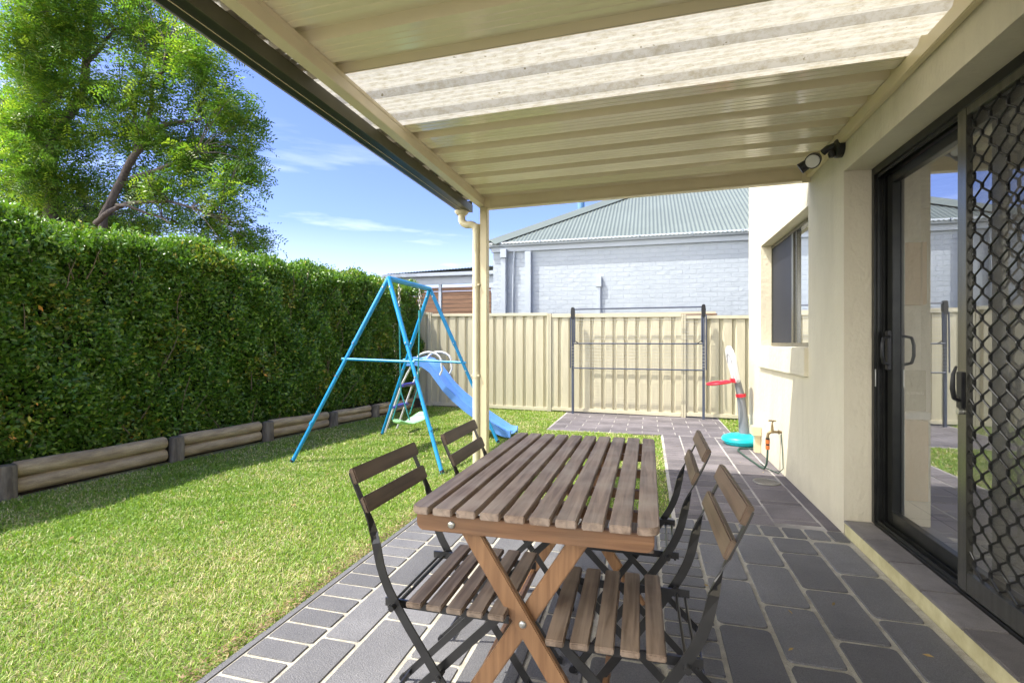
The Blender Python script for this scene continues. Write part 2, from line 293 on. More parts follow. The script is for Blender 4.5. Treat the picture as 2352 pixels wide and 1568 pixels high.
    def build(s, name, mats, parent=None, bevel=0, smooth=False, seg=2, world=True):
        if not isinstance(mats, (list, tuple)): mats = [mats]
        me = bpy.data.meshes.new(name); off = ORG.get(parent.name, Vector()) if (parent and world) else Vector()
        me.from_pydata([(a-off.x, b-off.y, c-off.z) for a, b, c in s.v], [], s.f)
        for m_ in mats: me.materials.append(m_)
        me.polygons.foreach_set('material_index', s.m)
        bm = bmesh.new(); bm.from_mesh(me); bmesh.ops.recalc_face_normals(bm, faces=bm.faces)
        if bevel: bmesh.ops.bevel(bm, geom=[e for e in bm.edges if e.calc_face_angle(0) > .5], offset=bevel, segments=seg, affect='EDGES', clamp_overlap=True)
        bm.to_mesh(me); bm.free()
        if smooth or bevel:
            for p in me.polygons: p.use_smooth = True
            try: me.set_sharp_from_angle(angle=R(40))
            except Exception: pass
        o = bpy.data.objects.new(name, me); sc.collection.objects.link(o)
        if parent: o.parent = parent; ORG[o.name] = off
        return o
def npmesh(name, verts, faces, material, cols=None, parent=None, nv=None):
    """verts (N,3), faces (F,k) equal size; cols (N,3)"""
    me = bpy.data.meshes.new(name); k = faces.shape[1]
    off = ORG.get(parent.name, Vector()) if parent else Vector()
    verts = verts-np.array(off[:])
    me.vertices.add(len(verts)); me.vertices.foreach_set('co', verts.astype(np.float32).ravel())
    me.loops.add(faces.size); me.loops.foreach_set('vertex_index', faces.astype(np.int32).ravel())
    me.polygons.add(len(faces)); me.polygons.foreach_set('loop_start', (np.arange(len(faces))*k).astype(np.int32)); me.polygons.foreach_set('loop_total', np.full(len(faces), k, np.int32))
    me.update(calc_edges=True); me.validate()
    if cols is not None:
        a = me.color_attributes.new('Col', 'FLOAT_COLOR', 'POINT'); c4 = np.ones((len(verts), 4), np.float32); c4[:, :3] = cols; a.data.foreach_set('color', c4.ravel())
    me.materials.append(material)
    o = bpy.data.objects.new(name, me); sc.collection.objects.link(o)
    if parent: o.parent = parent; ORG[o.name] = off
    return o
def struct(o): o['kind'] = 'structure'; return o
rng = np.random.default_rng(11)
def unit(a): return a/np.maximum(np.linalg.norm(a, axis=1, keepdims=True), 1e-9)

# ------------------------------------------------------------------ ground
struct(MB().add([(-900, -900, -.03), (900, -900, -.03), (900, 900, -.03), (-900, 900, -.03)], [(0, 1, 2, 3)]).build('ground', M['soil']))
struct(MB().add([(-4.75, -2, -.012), (1.12, -2, -.012), (1.12, 8.5, -.012), (-4.3, 8.5, -.012)], [(0, 1, 2, 3)]).build('lawn', M['lawn_base']))

# paving: cream base slab with separate raised stencilled faces
def tiles(mb, x0, x1, y0, y1, z, g=.009, r=.014, mi=1, h=.006, jit=0.0):
    x0 += g; x1 -= g; y0 += g; y1 -= g
    if x1-x0 < .02 or y1-y0 < .02: return
    r = min(r, (x1-x0)/3, (y1-y0)/3); P = []
    for cx, cy, a0 in ((x1-r, y1-r, 0), (x0+r, y1-r, 90), (x0+r, y0+r, 180), (x1-r, y0+r, 270)):
        for k in range(4):
            a = R(a0+30*k); P.append((cx+r*math.cos(a)+random.uniform(-jit, jit), cy+r*math.sin(a)+random.uniform(-jit, jit)))
    n = len(P); vs = [(x, y, z) for x, y in P]+[(x+(.002 if x < (x0+x1)/2 else -.002), y+(.002 if y < (y0+y1)/2 else -.002), z+h) for x, y in P]
    mb.add(vs, [tuple(range(n, 2*n))]+[(i, (i+1) % n, n+(i+1) % n, n+i) for i in range(n)], mi)
pv = MB(); pv.box(-1.45, 1.118, -2, 3.425, -.03, 0)
pv.box(-1.452, -1.425, -2, 3.425, -.03, .005, 1)
y = -1.2
while y < 3.2:                                        # soldier course along the lawn
    tiles(pv, -1.422, -1.212, y, y+.113, 0, g=.0078, r=.006, jit=.0012); y += .113
for x0, x1, st, ph, ln in ((-1.212, -1.048, 0, .12, .46), (-1.048, -.838, 0, .12, .42), (-.838, -.628, 0, -.09, .42), (-.628, -.418, 0, .12, .42), (-.418, -.208, 0, -.09, .42), (-.208, .055, 0, .10, .42),
                           (.262, .468, 0, .02, .42), (.468, .678, 0, -.19, .42), (.678, .888, 0, .01, .42), (.888, 1.088, 0, -.18, .418)):
    y = -1.2+ph
    while y < 3.23:
        tiles(pv, x0, x1, y, min(y+ln, 3.235), 0, r=.022 if x0 > -.21 else .008, g=.0095 if x0 > -.21 else .0085, jit=.0012); y += ln
y = -1.2
while y < 3.22: tiles(pv, .055, .262, y, min(y+.108, 3.235), 0, g=.008, r=.01, jit=.001); y += .108
x = -1.422
while x < 1.05: tiles(pv, x, min(x+.122, 1.115), 3.245, 3.42, 0, g=.0085, r=.012); x += .122
struct(pv.build('patio', [M['grout'], M['slate']]))
pt = MB()
pt.add([(.145, 3.43, -.03), (1.118, 3.43, -.03), (1.118, 6.5, -.03), (.145, 6.5, -.03), (.145, 3.43, -.002), (1.118, 3.43, -.002), (1.118, 6.5, -.002), (.145, 6.5, -.002)], [(4, 5, 6, 7), (0, 1, 5, 4), (3, 0, 4, 7)])
pt.box(-1.30, 1.01, 6.503, 8.3, -.03, -.003)
y = 3.44
while y < 6.47: tiles(pt, .165, .36, y, y+.1, -.002, g=.0055, r=.004, h=.003); y += .1
y = 3.44; k = 0
while y < 6.47:
    tiles(pt, .36, .765, y, min(y+.2, 6.5), -.002, g=.0075, r=.004, h=.003); tiles(pt, .765, 1.035, y-.06, min(y+.26, 6.45), -.002, g=.0075, r=.004, h=.003) if k % 2 else tiles(pt, .765, 1.035, y+.2-.14, y+.2-.06, -.002, g=.004, r=.004, h=.003)
    y += .2; k += 1
pt.box(1.045, 1.117, 3.44, 6.45, -.003, .001, 1)
yy = 6.52; k = 0
while yy < 8.2:
    x = -1.28-(.2 if k % 2 else 0)
    while x < 1.0: tiles(pt, max(x, -1.28), min(x+.4, 1.0), yy, yy+.2, -.003, g=.005, r=.004, h=.0035); x += .4
    yy += .205; k += 1
struct(pt.build('garden_path', [M['grout_far'], M['path_grey']]))
struct(MB().box(-.25, .15, 6.44, 6.50, -.02, .012).build('concrete_edging', M['path_grey'], bevel=.004))

# ------------------------------------------------------------------ grass
def grass(name, label, regions, hmin, hmax, wid):
    V = []; F = []; C = []; base = 0
    for (x0, x1, y0, y1, dens, sel) in regions:
        n = int((x1-x0)*(y1-y0)*dens); p = np.column_stack([rng.uniform(x0, x1, n), rng.uniform(y0, y1, n), np.full(n, -.012)])
        if sel is not None: p = p[sel(p[:, 0], p[:, 1])]
        n = len(p); dist = np.hypot(p[:, 0], p[:, 1]); wd = wid*np.clip(dist/3, .8, 2.2)*rng.uniform(.7, 1.3, n)
        hh = rng.uniform(hmin, hmax, n); az = rng.uniform(0, 2*np.pi, n); lean = rng.uniform(.2, 1.45, n)
        d = np.column_stack([np.cos(az)*np.sin(lean), np.sin(az)*np.sin(lean), np.cos(lean)]); sd_ = np.column_stack([-np.sin(az), np.cos(az), np.zeros(n)])*wd[:, None]/2
        tw = rng.uniform(-.6, .6, n); sd_[:, 2] = tw*wd/2
        mid = p+d*hh[:, None]*.55; lean2 = np.clip(lean+rng.uniform(.1, .9, n), 0, 1.75)
        d2 = np.column_stack([np.cos(az)*np.sin(lean2), np.sin(az)*np.sin(lean2), np.cos(lean2)]); tip = mid+d2*hh[:, None]*.55
        tip[:, 2] = np.maximum(tip[:, 2], -.008)
        v = np.stack([p-sd_*.8, p+sd_*.8, mid+sd_, tip+sd_*.1, tip-sd_*.1, mid-sd_], 1).reshape(-1, 3)
        i0 = base+np.arange(n)[:, None]*6; F.append(np.concatenate([i0+np.array([[0, 1, 2, 5]]), i0+np.array([[5, 2, 3, 4]])], 0)); base += 6*n; V.append(v)
        big = .5+.25*np.sin(p[:, 0]*2.1+1.3*np.sin(p[:, 1]*1.7))*np.cos(p[:, 1]*1.3+p[:, 0])+.35*np.sin(p[:, 0]*7.3+2*np.sin(p[:, 1]*5.1))*np.sin(p[:, 1]*8.9+np.cos(p[:, 0]*6))+.25*np.clip((p[:, 0]+1.75)/.3, 0, 1)*(p[:, 1] < 3.4)
        r_ = rng.uniform(0, 1, n)+.42*(big-.5)
        # worn, drier strip beside the paving
        c = np.where((r_ < .58)[:, None], np.array([.185, .31, .03]), np.where((r_ < .80)[:, None], np.array([.30, .39, .06]), np.array([.58, .51, .29])))
        c = c*rng.uniform(.7, 1.25, n)[:, None]; C.append(np.repeat(c, 6, 0))
    o = npmesh(name, np.concatenate(V), np.concatenate(F), M['grass'], np.concatenate(C)); tag(o, label, 'grass', kind='stuff'); return o
M['grass'] = leafmat('grass blades', 'Col', .5, .3, 1.3)
def lawn_sel(x, y): return x > -4.46+(y-2.6)*.105
grass('lawn_grass', 'short bright green and straw coloured grass covering the lawn',
      [(-4.7, -1.447, .9, 4.0, 22000, lawn_sel), (-4.6, -1.45, 4.0, 8.4, 10000, lawn_sel), (-1.455, .14, 3.44, 6.49, 9000, None), (-1.5, -1.31, 6.5, 8.3, 7000, None), (1.015, 2.6, 6.5, 8.15, 5000, None)], .016, .034, .0031)

# dry fallen clippings and leaves along the paving edge
V = []; F = []; C = []
n = 1500; px = -1.455-np.abs(rng.normal(0, .05, n)); py = rng.uniform(.9, 3.4, n)
for i in range(n):
    a = rng.uniform(0, 6.28); l_ = rng.uniform(.004, .012); z = rng.uniform(0, .018); c = np.array([px[i], py[i], z]); d = np.array([math.cos(a), math.sin(a), rng.uniform(-.3, .3)])*l_; e = np.array([-math.sin(a), math.cos(a), rng.uniform(-.4, .4)])*l_*.35
    V += [c-d, c+e, c+d, c-e]; F.append([4*i, 4*i+1, 4*i+2, 4*i+3]); C += [np.array([.30, .20, .11])*rng.uniform(.25, 1.3)]*4
tag(npmesh('dry_leaf_litter', np.array(V), np.array(F), M['grass'], np.array(C)), 'brown dry leaf litter along the lawn edge of the paving', 'leaf litter', kind='stuff')

V = []; F = []; C = []
for i in range(150):
    if i < 110: c = np.array([rng.uniform(-4.2, -1.5), rng.uniform(1.1, 8), rng.uniform(.008, .022)])
    else: c = np.array([rng.uniform(-1.4, 1.05), rng.uniform(1.3, 6.3), .009])
    a = rng.uniform(0, 6.28); l_ = rng.uniform(.008, .02); d = np.array([math.cos(a), math.sin(a), rng.uniform(-.1, .35)])*l_; e = np.array([-math.sin(a), math.cos(a), rng.uniform(-.1, .3)])*l_*.4
    k = len(V); V += [c-d, c+e+[0, 0, .003], c+d, c-e]; F.append([k, k+1, k+2, k+3]); C += [np.array([.40, .27, .11])*rng.uniform(.5, 1.3)]*4
tag(npmesh('fallen_leaves', np.array(V), np.array(F), M['grass'], np.array(C)), 'small dry brown leaves scattered over lawn and paving', 'fallen leaves', kind='stuff')
# ------------------------------------------------------------------ retaining logs and garden bed
def lx(y): return -4.56+(y-2.6)*.107
struct(MB().add([(lx(-1)-.05, -1, .15), (lx(8.45)-.05, 8.45, .13), (-8, 8.45, .13), (-8, -1, .15), (lx(-1)-.05, -1, -.02), (lx(8.45)-.05, 8.45, -.02)], [(0, 1, 2, 3), (4, 5, 1, 0)]).build('garden_bed', M['soil']))
py_ = [1.3, 2.60, 3.87, 4.95, 6.05, 6.98, 8.2]
zt = [.235, .235, .225, .215, .185, .17, .16]
tpos = ['nearest the camera, at the left edge of the photo', 'third from the fence end', 'behind the blue swing leg', 'second from the fence', 'closest to the fence']
for i in range(1, 6):
    o = MB().tube([(lx(py_[i])+.01, py_[i], -.05), (lx(py_[i])+.01, py_[i], zt[i]-.012), (lx(py_[i])+.01, py_[i], zt[i])], [.066, .064, .055], 16).build('log_post', M['log_post'], smooth=True)
    tag(o, ['', 'thick dark upright log post of the edging at the left border', 'dark upright log post between the two longest logs, left of the blue swing leg', 'upright log post before the hedge, just left of the blue swing leg foot', 'short upright log post behind the blue swing, second from the fence', 'upright log post beside the slide ladder, nearest the cream fence'][i], 'edging post', 'upright posts of the log garden edging')
names_l = ['', 'top left', 'a', 'b', 'c', 'd']
for i in range(0, 6):
    y0, y1 = py_[i]+.07, py_[i+1]-.07
    for lev in (0, 1):
        z0, z1 = zt[i]*(.27+.5*lev), zt[i+1]*(.27+.5*lev); r0 = zt[i]*.255
        pts = [(lx(y0+(y1-y0)*t)-.045+.006*math.sin(5*t+i), y0+(y1-y0)*t, z0+(z1-z0)*t+.004*math.sin(7*t+lev)) for t in (0, .01, .25, .5, .75, .99, 1)]
        o = MB().tube(pts, [r0*.86, r0, r0*1.04, r0*.98, r0, r0, r0*.86], 16).build('edging_log', M['log'], smooth=True)
        where = ['left of the first post, at the far left edge', 'between the thick left post and the second post', 'between the second post and the post left of the swing leg', 'behind the blue swing leg, between two short posts', 'behind the swing seat in front of the hedge', 'beside the slide ladder, running to the fence'][i]
        tag(o, ('upper' if lev else 'lower')+' pine log '+where, 'log', 'pine logs laid as garden edging')

# ------------------------------------------------------------------ hedge
HX = lambda y: -4.62+(y-2.6)*.095
def leaves(P, Nrm, L0, L1, wr, cols, spread=.8):
    n = len(P); d = unit(Nrm*rng.uniform(.2, 1, (n, 1))+rng.normal(0, spread, (n, 3))+np.array([0, 0, -.1])); up = unit(Nrm+rng.normal(0, .6, (n, 3))); s = unit(np.cross(d, up)); nn = np.cross(s, d)
    ln = rng.uniform(L0, L1, n)[:, None]; wd = ln*wr
    v = np.stack([P, P+d*ln*.45+s*wd/2+nn*wd*.14, P+d*ln, P+d*ln*.45-s*wd/2+nn*wd*.14], 1).reshape(-1, 3)
    i0 = np.arange(n)[:, None]*4; F = np.concatenate([i0+np.array([[0, 1, 2]]), i0+np.array([[0, 2, 3]])], 0)
    return v, F, np.repeat(cols, 4, 0)
hedge = top('hedge', 'tall dense clipped dark green hedge along the left side of the lawn', 'hedge', (-5.2, 5, 0))
def bulge(y, z): return .07*np.sin(y*2.3+z*1.7)+.06*np.sin(y*5.1-z*3.3+1)+.045*np.sin(y*9+z*8)+.03*np.sin(y*17-z*13)
def htop(y): return 2.14+.03*np.sin(y*3.1)+.035*np.sin(y*7.3+1)+.02*np.sin(y*15.7)+.012*(y-4)
nf = 150000; yy = rng.uniform(1.2, 8.6, nf); zz = .16+(htop(yy)-.16)*rng.uniform(0, 1, nf)**.9; dep = np.abs(rng.exponential(.09, nf)); dep = np.where(dep > .4, .4*rng.uniform(0, 1, nf), dep)
P1 = np.column_stack([HX(yy)+bulge(yy, zz)*np.clip(zz/.8, .15, 1)-.12*np.clip(1-zz/.6, 0, 1)-dep-.34*np.clip((zz-1.72)/.45, 0, 1)**1.6, yy, zz]); N1 = np.tile([1., 0, .35], (nf, 1))
nt_ = 75000; y2 = rng.uniform(1.2, 8.6, nt_); x2 = rng.uniform(-1.15, .02, nt_); edge = -.18*np.clip((x2+.35)/.37, 0, 1)**2
P2 = np.column_stack([HX(y2)+x2, y2, htop(y2)+edge+.05*np.sin(x2*9+y2*4)-np.abs(rng.exponential(.05, nt_))+rng.exponential(.018, nt_)]); N2 = np.tile([.1, 0, 1.], (nt_, 1))
n3 = 9000; z3 = rng.uniform(.2, 2.15, n3); x3 = rng.uniform(-1.1, 0, n3); P3 = np.column_stack([HX(8.6)+x3, 8.62-np.abs(rng.exponential(.05, n3)), z3]); N3 = np.tile([0., 1, .3], (n3, 1))
ns_ = 700; ysh = rng.uniform(1.3, 8.5, ns_); xsh = rng.uniform(-.75, -.02, ns_); P4 = []; 
for q in range(ns_):
    dd = np.array([rng.normal(.1, .35), rng.normal(0, .35), 1.]); dd /= np.linalg.norm(dd); hsh = rng.uniform(.04, .15); b0 = np.array([HX(ysh[q])+xsh[q], ysh[q], htop(ysh[q])-.18*max((xsh[q]+.35)/.37, 0)**2-.02])
    for u in np.linspace(0, 1, 9): P4.append(b0+dd*hsh*u)
P4 = np.array(P4); N4 = np.tile([.2, 0, 1.], (len(P4), 1))
PP = np.concatenate([P1, P2, P3, P4]); NN = np.concatenate([N1, N2, N3, N4])
base = np.where((rng.uniform(0, 1, len(PP)) < .8)[:, None], np.array([.085, .178, .022]), np.array([.20, .31, .04])); top_lit = np.clip((PP[:, 2]-1.85)/.35, 0, 1)[:, None]*rng.uniform(0, 1, (len(PP), 1))  # upper leaves coloured brighter, painting sunlight on the hedge top
cols = (base*(1-top_lit*.6)+np.array([.23, .40, .05])*top_lit*.6)*rng.uniform(.65, 1.3, (len(PP), 1)); yel = rng.uniform(0, 1, len(PP)) < .012; cols[yel] = [.42, .34, .06]; patch = (np.sin(PP[:, 1]*3.7+PP[:, 2]*2.1)*np.sin(PP[:, 1]*1.9-PP[:, 2]*4.3+2) > .62)&(rng.uniform(0, 1, len(PP)) < .3); cols[patch] = cols[patch]*np.array([2.2, 1.25, 1.3])
M['hedge_leaf'] = leafmat('glossy hedge leaf', 'Col', .32, .22, 1.5)
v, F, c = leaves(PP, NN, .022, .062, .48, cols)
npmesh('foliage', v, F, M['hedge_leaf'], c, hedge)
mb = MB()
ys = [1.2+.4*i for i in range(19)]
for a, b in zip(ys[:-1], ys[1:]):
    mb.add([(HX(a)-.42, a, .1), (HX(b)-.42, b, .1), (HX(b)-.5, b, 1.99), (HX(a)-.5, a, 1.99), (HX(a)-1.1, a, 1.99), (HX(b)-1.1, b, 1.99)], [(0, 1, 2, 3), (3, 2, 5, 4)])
mb.build('inner_shade', M['core'], hedge)  # near-black sheets stand in for the shade deep inside the leaves
mb = MB()
for i in range(260):
    y0 = random.uniform(1.3, 8.5); z0 = random.uniform(.15, 1.7); x0 = HX(y0)-random.uniform(.02, .3); p = Vector((x0, y0, z0)); d = Vector((random.uniform(-.1, .25), random.uniform(-.7, .7), 1)).normalized()
    pts = [p]
    for k in range(4): d = (d+Vector((random.uniform(-.2, .2),)*3)).normalized(); p = p+d*random.uniform(.07, .13); pts.append(p)
    mb.tube(pts, [.006, .005, .0045, .004, .002], 4)
mb.build('stems', M['twig'], hedge)

# ------------------------------------------------------------------ trees
def tree(name, label, limbs, blobs, nper, kind, mats, base, group):
    t = top(name, label, 'tree', base, group)
    mb = MB()
    for pts, r0, r1 in limbs:
        n = len(pts); P_ = []
        for i in range(n-1):
            for k in range(3): u = k/3; P_.append(Vector(pts[i]).lerp(Vector(pts[i+1]), u))
        P_.append(Vector(pts[-1])); P_ = [q+Vector((random.uniform(-1, 1), random.uniform(-1, 1), 0))*r0*.16 for q in P_]
        m_ = len(P_); mb.tube(P_, [r0+(r1-r0)*i/(m_-1) for i in range(m_)], 9)
    mb.build('trunk', M['bark'], t, smooth=True)
    # fine twigs from the blobs to the limbs
    allp = [Vector(q) for pts, _, _ in limbs for q in pts[1:]]; mb = MB()
    for b in (blobs if kind == 'pinnate' else []):
        c = Vector(b[:3]); near = sorted(allp, key=lambda q: (q-c).length)[:2]
        for q in near:
            for _ in range(2):
                e = c+Vector((random.uniform(-1, 1), random.uniform(-1, 1), random.uniform(-.6, .8)))*b[3]*.6
                m1 = q.lerp(e, .4)+Vector((0, 0, .12)); m2 = q.lerp(e, .75)+Vector((0, 0, .12)); mb.tube([q, m1, m2, e], [.012, .009, .006, .003], 5)
    if kind == 'pinnate': mb.build('twigs', M['bark'], t)
    V = []; F = []; C = []; base_i = 0
    for b in blobs:
        c0 = np.array(b[:3])+np.array([-.12, .22, 0]); r = b[3]; r = r*1.28; n = int(nper*r*r/.6)
        dirs = unit(rng.normal(0, 1, (n, 3))); rad = rng.uniform(.0, 1, n)**.5*rng.uniform(.75, 1.2, n)
        clump = .75+.35*np.sin(dirs[:, 0]*5+c0[0]*3)*np.sin(dirs[:, 2]*6+c0[1])*np.cos(dirs[:, 1]*4)
        P = c0+dirs*(rad*clump)[:, None]*r*np.array([1.12, 1.0, .95])
        if kind == 'pinnate':
            az = rng.uniform(0, 2*np.pi, n); droop = rng.uniform(-1.0, .35, n)
            d = np.column_stack([np.cos(az)*np.cos(droop), np.sin(az)*np.cos(droop), np.sin(droop)]); side = unit(np.cross(d, np.array([[0, 0, 1.]])+rng.normal(0, .35, (n, 3)))); nn = np.cross(side, d)
            Lr = rng.uniform(.2, .32, n); tint = rng.uniform(0, 1, n)
            c_leaf = np.where((tint < .7)[:, None], np.array([.125, .225, .035]), np.array([.25, .32, .045]))*rng.uniform(.7, 1.3, (n, 1))
            if r < .36 or True:
                pass
            K = 5
            for k in range(K):
                for sgn in (-1, 1):
                    o = P+d*(Lr*(k+.7)/K)[:, None]-np.array([0, 0, 1])*(.25*Lr*((k+.7)/K)**2)[:, None]
                    ld = unit(side*sgn+d*.45+nn*rng.normal(0, .25, (n, 1))); ll = rng.uniform(.075, .11, n)[:, None]; lw = unit(np.cross(ld, nn))*ll*.17
                    v = np.stack([o, o+ld*ll*.5+lw, o+ld*ll, o+ld*ll*.5-lw], 1).reshape(-1, 3)
                    V.append(v); F.append(base_i+np.arange(n)[:, None]*4+np.array([[0, 1, 2, 3]])); base_i += 4*n; C.append(np.repeat(c_leaf*rng.uniform(.85, 1.15, (n, 1)), 4, 0))
        else:
            d = unit(rng.normal(0, 1, (n, 3))); s_ = unit(np.cross(d, rng.normal(0, 1, (n, 3)))); ll = rng.uniform(.06, .1, n)[:, None]
            v = np.stack([P, P+d*ll*.5+s_*ll*.25, P+d*ll, P+d*ll*.5-s_*ll*.25], 1).reshape(-1, 3)
            V.append(v); F.append(base_i+np.arange(n)[:, None]*4+np.array([[0, 1, 2, 3]])); base_i += 4*n
            C.append(np.repeat(np.array([.018, .042, .014])*rng.uniform(.6, 1.5, (n, 1)), 4, 0))
    npmesh('crown', np.concatenate(V), np.concatenate(F), mats, np.concatenate(C), t)
    return t
M['tree_leaf'] = leafmat('thin yellow green leaflet', 'Col', .45, .42, 1.45); M['dark_leaf'] = leafmat('dark evergreen leaf', 'Col', .4, .1, 1)
limR = [([(-11.05, 7.8, 0), (-10.95, 7.85, 2.2), (-11.11, 8.02, 3.81), (-10.65, 8.07, 4.53), (-10.27, 7.99, 4.93), (-10.06, 8.02, 5.16), (-10.1, 8.18, 5.62), (-10.1, 8.3, 6.2), (-10.03, 8.21, 6.55), (-9.63, 8.14, 6.73), (-9.58, 8.16, 7.28)], .095, .025),
 ([(-10.2, 7.91, 4.49), (-9.84, 8.16, 4.7), (-9.28, 8.24, 4.89), (-8.84, 8.17, 4.97)], .05, .02), ([(-10.21, 8.22, 5.56), (-9.85, 8.46, 5.8), (-9.34, 8.53, 5.84), (-8.74, 8.51, 5.85)], .05, .015),
 ([(-10.59, 8.1, 4.7), (-10.59, 8.32, 5.14), (-10.73, 8.43, 5.76), (-10.7, 8.37, 6.12), (-10.44, 8.25, 6.47), (-10.31, 8.26, 6.86), (-10.39, 8.41, 7.3)], .05, .02),
 ([(-11.0, 7.8, 3.6), (-10.43, 7.64, 3.76), (-10.23, 7.84, 3.96), (-9.88, 7.87, 3.97), (-9.17, 7.87, 3.94), (-8.72, 7.97, 3.81), (-8.3, 8.25, 3.65)], .055, .015),
 ([(-10.3, 7.7, 3.9), (-9.99, 7.66, 3.86), (-9.73, 7.87, 3.74), (-9.38, 7.9, 3.63), (-9.05, 7.8, 3.47)], .035, .012),
 ([(-10.62, 8.31, 6.14), (-10.93, 8.38, 6.5), (-10.99, 8.29, 6.65)], .03, .012), ([(-9.99, 8.17, 6.49), (-9.94, 8.34, 6.6), (-9.61, 8.36, 6.72)], .03, .012)]
limL = [([(-12.7, 8.1, 0), (-12.8, 8.1, 2), (-12.82, 8.13, 3.65), (-12.96, 8.24, 4.25), (-12.9, 8.19, 5.12), (-12.61, 8.08, 5.6), (-12.36, 8.12, 6.01), (-12.2, 8.33, 6.54), (-12.23, 8.45, 7.19), (-12.09, 8.38, 7.79), (-11.81, 8.28, 8.66), (-11.76, 8.3, 9.64)], .16, .05),
 ([(-12.95, 8.2, 4.6), (-13.04, 8.28, 5.16), (-13.35, 8.35, 5.95), (-13.3, 8.29, 6.32), (-13.16, 8.14, 6.77), (-13.25, 8.09, 7.31), (-13.61, 8.16, 8.24), (-13.91, 8.2, 8.98), (-13.88, 8.1, 9.58)], .1, .04),
 ([(-12.1, 8.35, 7.1), (-11.9, 8.28, 7.32), (-11.8, 8.45, 7.66), (-11.6, 8.44, 7.85), (-11.2, 8.36, 7.97), (-10.99, 8.39, 8.01)], .05, .02), ([(-13.3, 8.3, 6.5), (-13.46, 8.37, 6.99), (-13.66, 8.47, 7.75), (-13.5, 8.44, 8.39), (-13.18, 8.34, 8.95), (-13.07, 8.34, 9.6)], .07, .03),
 ([(-13.3, 8.2, 6.4), (-13.15, 8.35, 6.64), (-13.01, 8.54, 6.87)], .06, .05), ([(-13.3, 8.1, 7.2), (-13.5, 8.15, 7.55), (-13.93, 8.19, 8.07), (-14.11, 8.07, 8.26)], .03, .015),
 ([(-12.8, 8.13, 3.4), (-13.43, 8.28, 4.29), (-13.79, 8.33, 4.64), (-14.04, 8.19, 4.85), (-14.14, 7.98, 4.96)], .07, .04), ([(-12.8, 8.2, 3.6), (-13.41, 8.39, 4.28), (-13.81, 8.43, 4.56), (-13.86, 8.34, 4.78), (-13.78, 8.18, 5.09)], .07, .03)]
blL = [(-12.14, 7.13, 7.45, .84), (-11.52, 7.58, 7.88, .8), (-12.45, 7.69, 6.92, .84), (-11.43, 8.06, 6.59, .65), (-12.8, 7.52, 5.87, .75), (-12.08, 7.95, 5.78, .7), (-12.4, 7.43, 4.8, .75), (-12.16, 8.17, 4.84, .65), (-11.52, 7.19, 8.59, 1.0), (-12.93, 7.99, 4.27, .56), (-13.6, 8.2, 6.0, .8), (-13.8, 8.3, 7.2, .8), (-13.6, 8.6, 8.5, .9), (-13.9, 8, 4.9, .6)]
blR = [(-11.33, 8.68, 8.45, .75), (-10.21, 8.58, 7.91, .84), (-8.72, 8.07, 6.93, .72), (-9.84, 7.89, 6.47, .75), (-9.2, 8.94, 6.5, .7), (-8.16, 8.26, 5.91, .56), (-10.76, 8.15, 5.81, .75), (-10.04, 8.63, 5.65, .7), (-9.3, 8.9, 5.57, .7), (-8.7, 9.2, 5.5, .5), (-10.77, 8.64, 4.86, .47), (-9.2, 8.31, 4.62, .6), (-8.08, 8.07, 4.19, .64), (-8.3, 8.6, 4.9, .5), (-8.86, 8.41, 3.72, .55), (-8.19, 8.4, 3.45, .5), (-8.0, 8.9, 3.4, .35), (-9.94, 8.66, 4.04, .36), (-8.1, 8.7, 5.8, .4), (-7.9, 8.5, 4.7, .35), (-11.07, 8.58, 9.5, 1.0), (-8.89, 8.55, 8.41, .7), (-7.79, 8.32, 3.02, .45), (-9.74, 9.0, 3.45, .42), (-9.6, 8.4, 7.4, .55), (-11.2, 8.6, 4.6, .6), (-10.9, 8.8, 3.9, .5), (-11.9, 8.6, 3.9, .5), (-9.3, 7.6, 4.2, .42), (-8.9, 7.9, 4.95, .42), (-9.6, 7.7, 5.4, .35)]
tree('leafy_tree', 'taller feathery green tree with forked grey trunk at the left photo edge', limL, blL, 290, 'pinnate', M['tree_leaf'], (-12.7, 8.1, 0), None)
tree('leafy_tree', 'feathery green tree with leaning trunk, right of the other tree, against open sky', limR, blR, 270, 'pinnate', M['tree_leaf'], (-11.05, 7.8, 0), None)
tree('dark_evergreen_tree', 'dark green dense tree half hidden behind the light green trees at far left', [([(-17, 10.5, 0), (-17, 10.5, 3), (-17.1, 10.5, 5.5)], .2, .06)],
     [(-16.9, 10, 5.2, 1.0), (-16, 10.2, 4.6, .9), (-15.3, 10.4, 4.9, .8), (-14.7, 10.5, 4.4, .7), (-14.2, 11, 4.4, .6), (-17.3, 9.8, 6.6, .9), (-17.5, 9.8, 7.6, .7)], 2600, 'leaf', M['dark_leaf'], (-17, 10.5, 0), None)

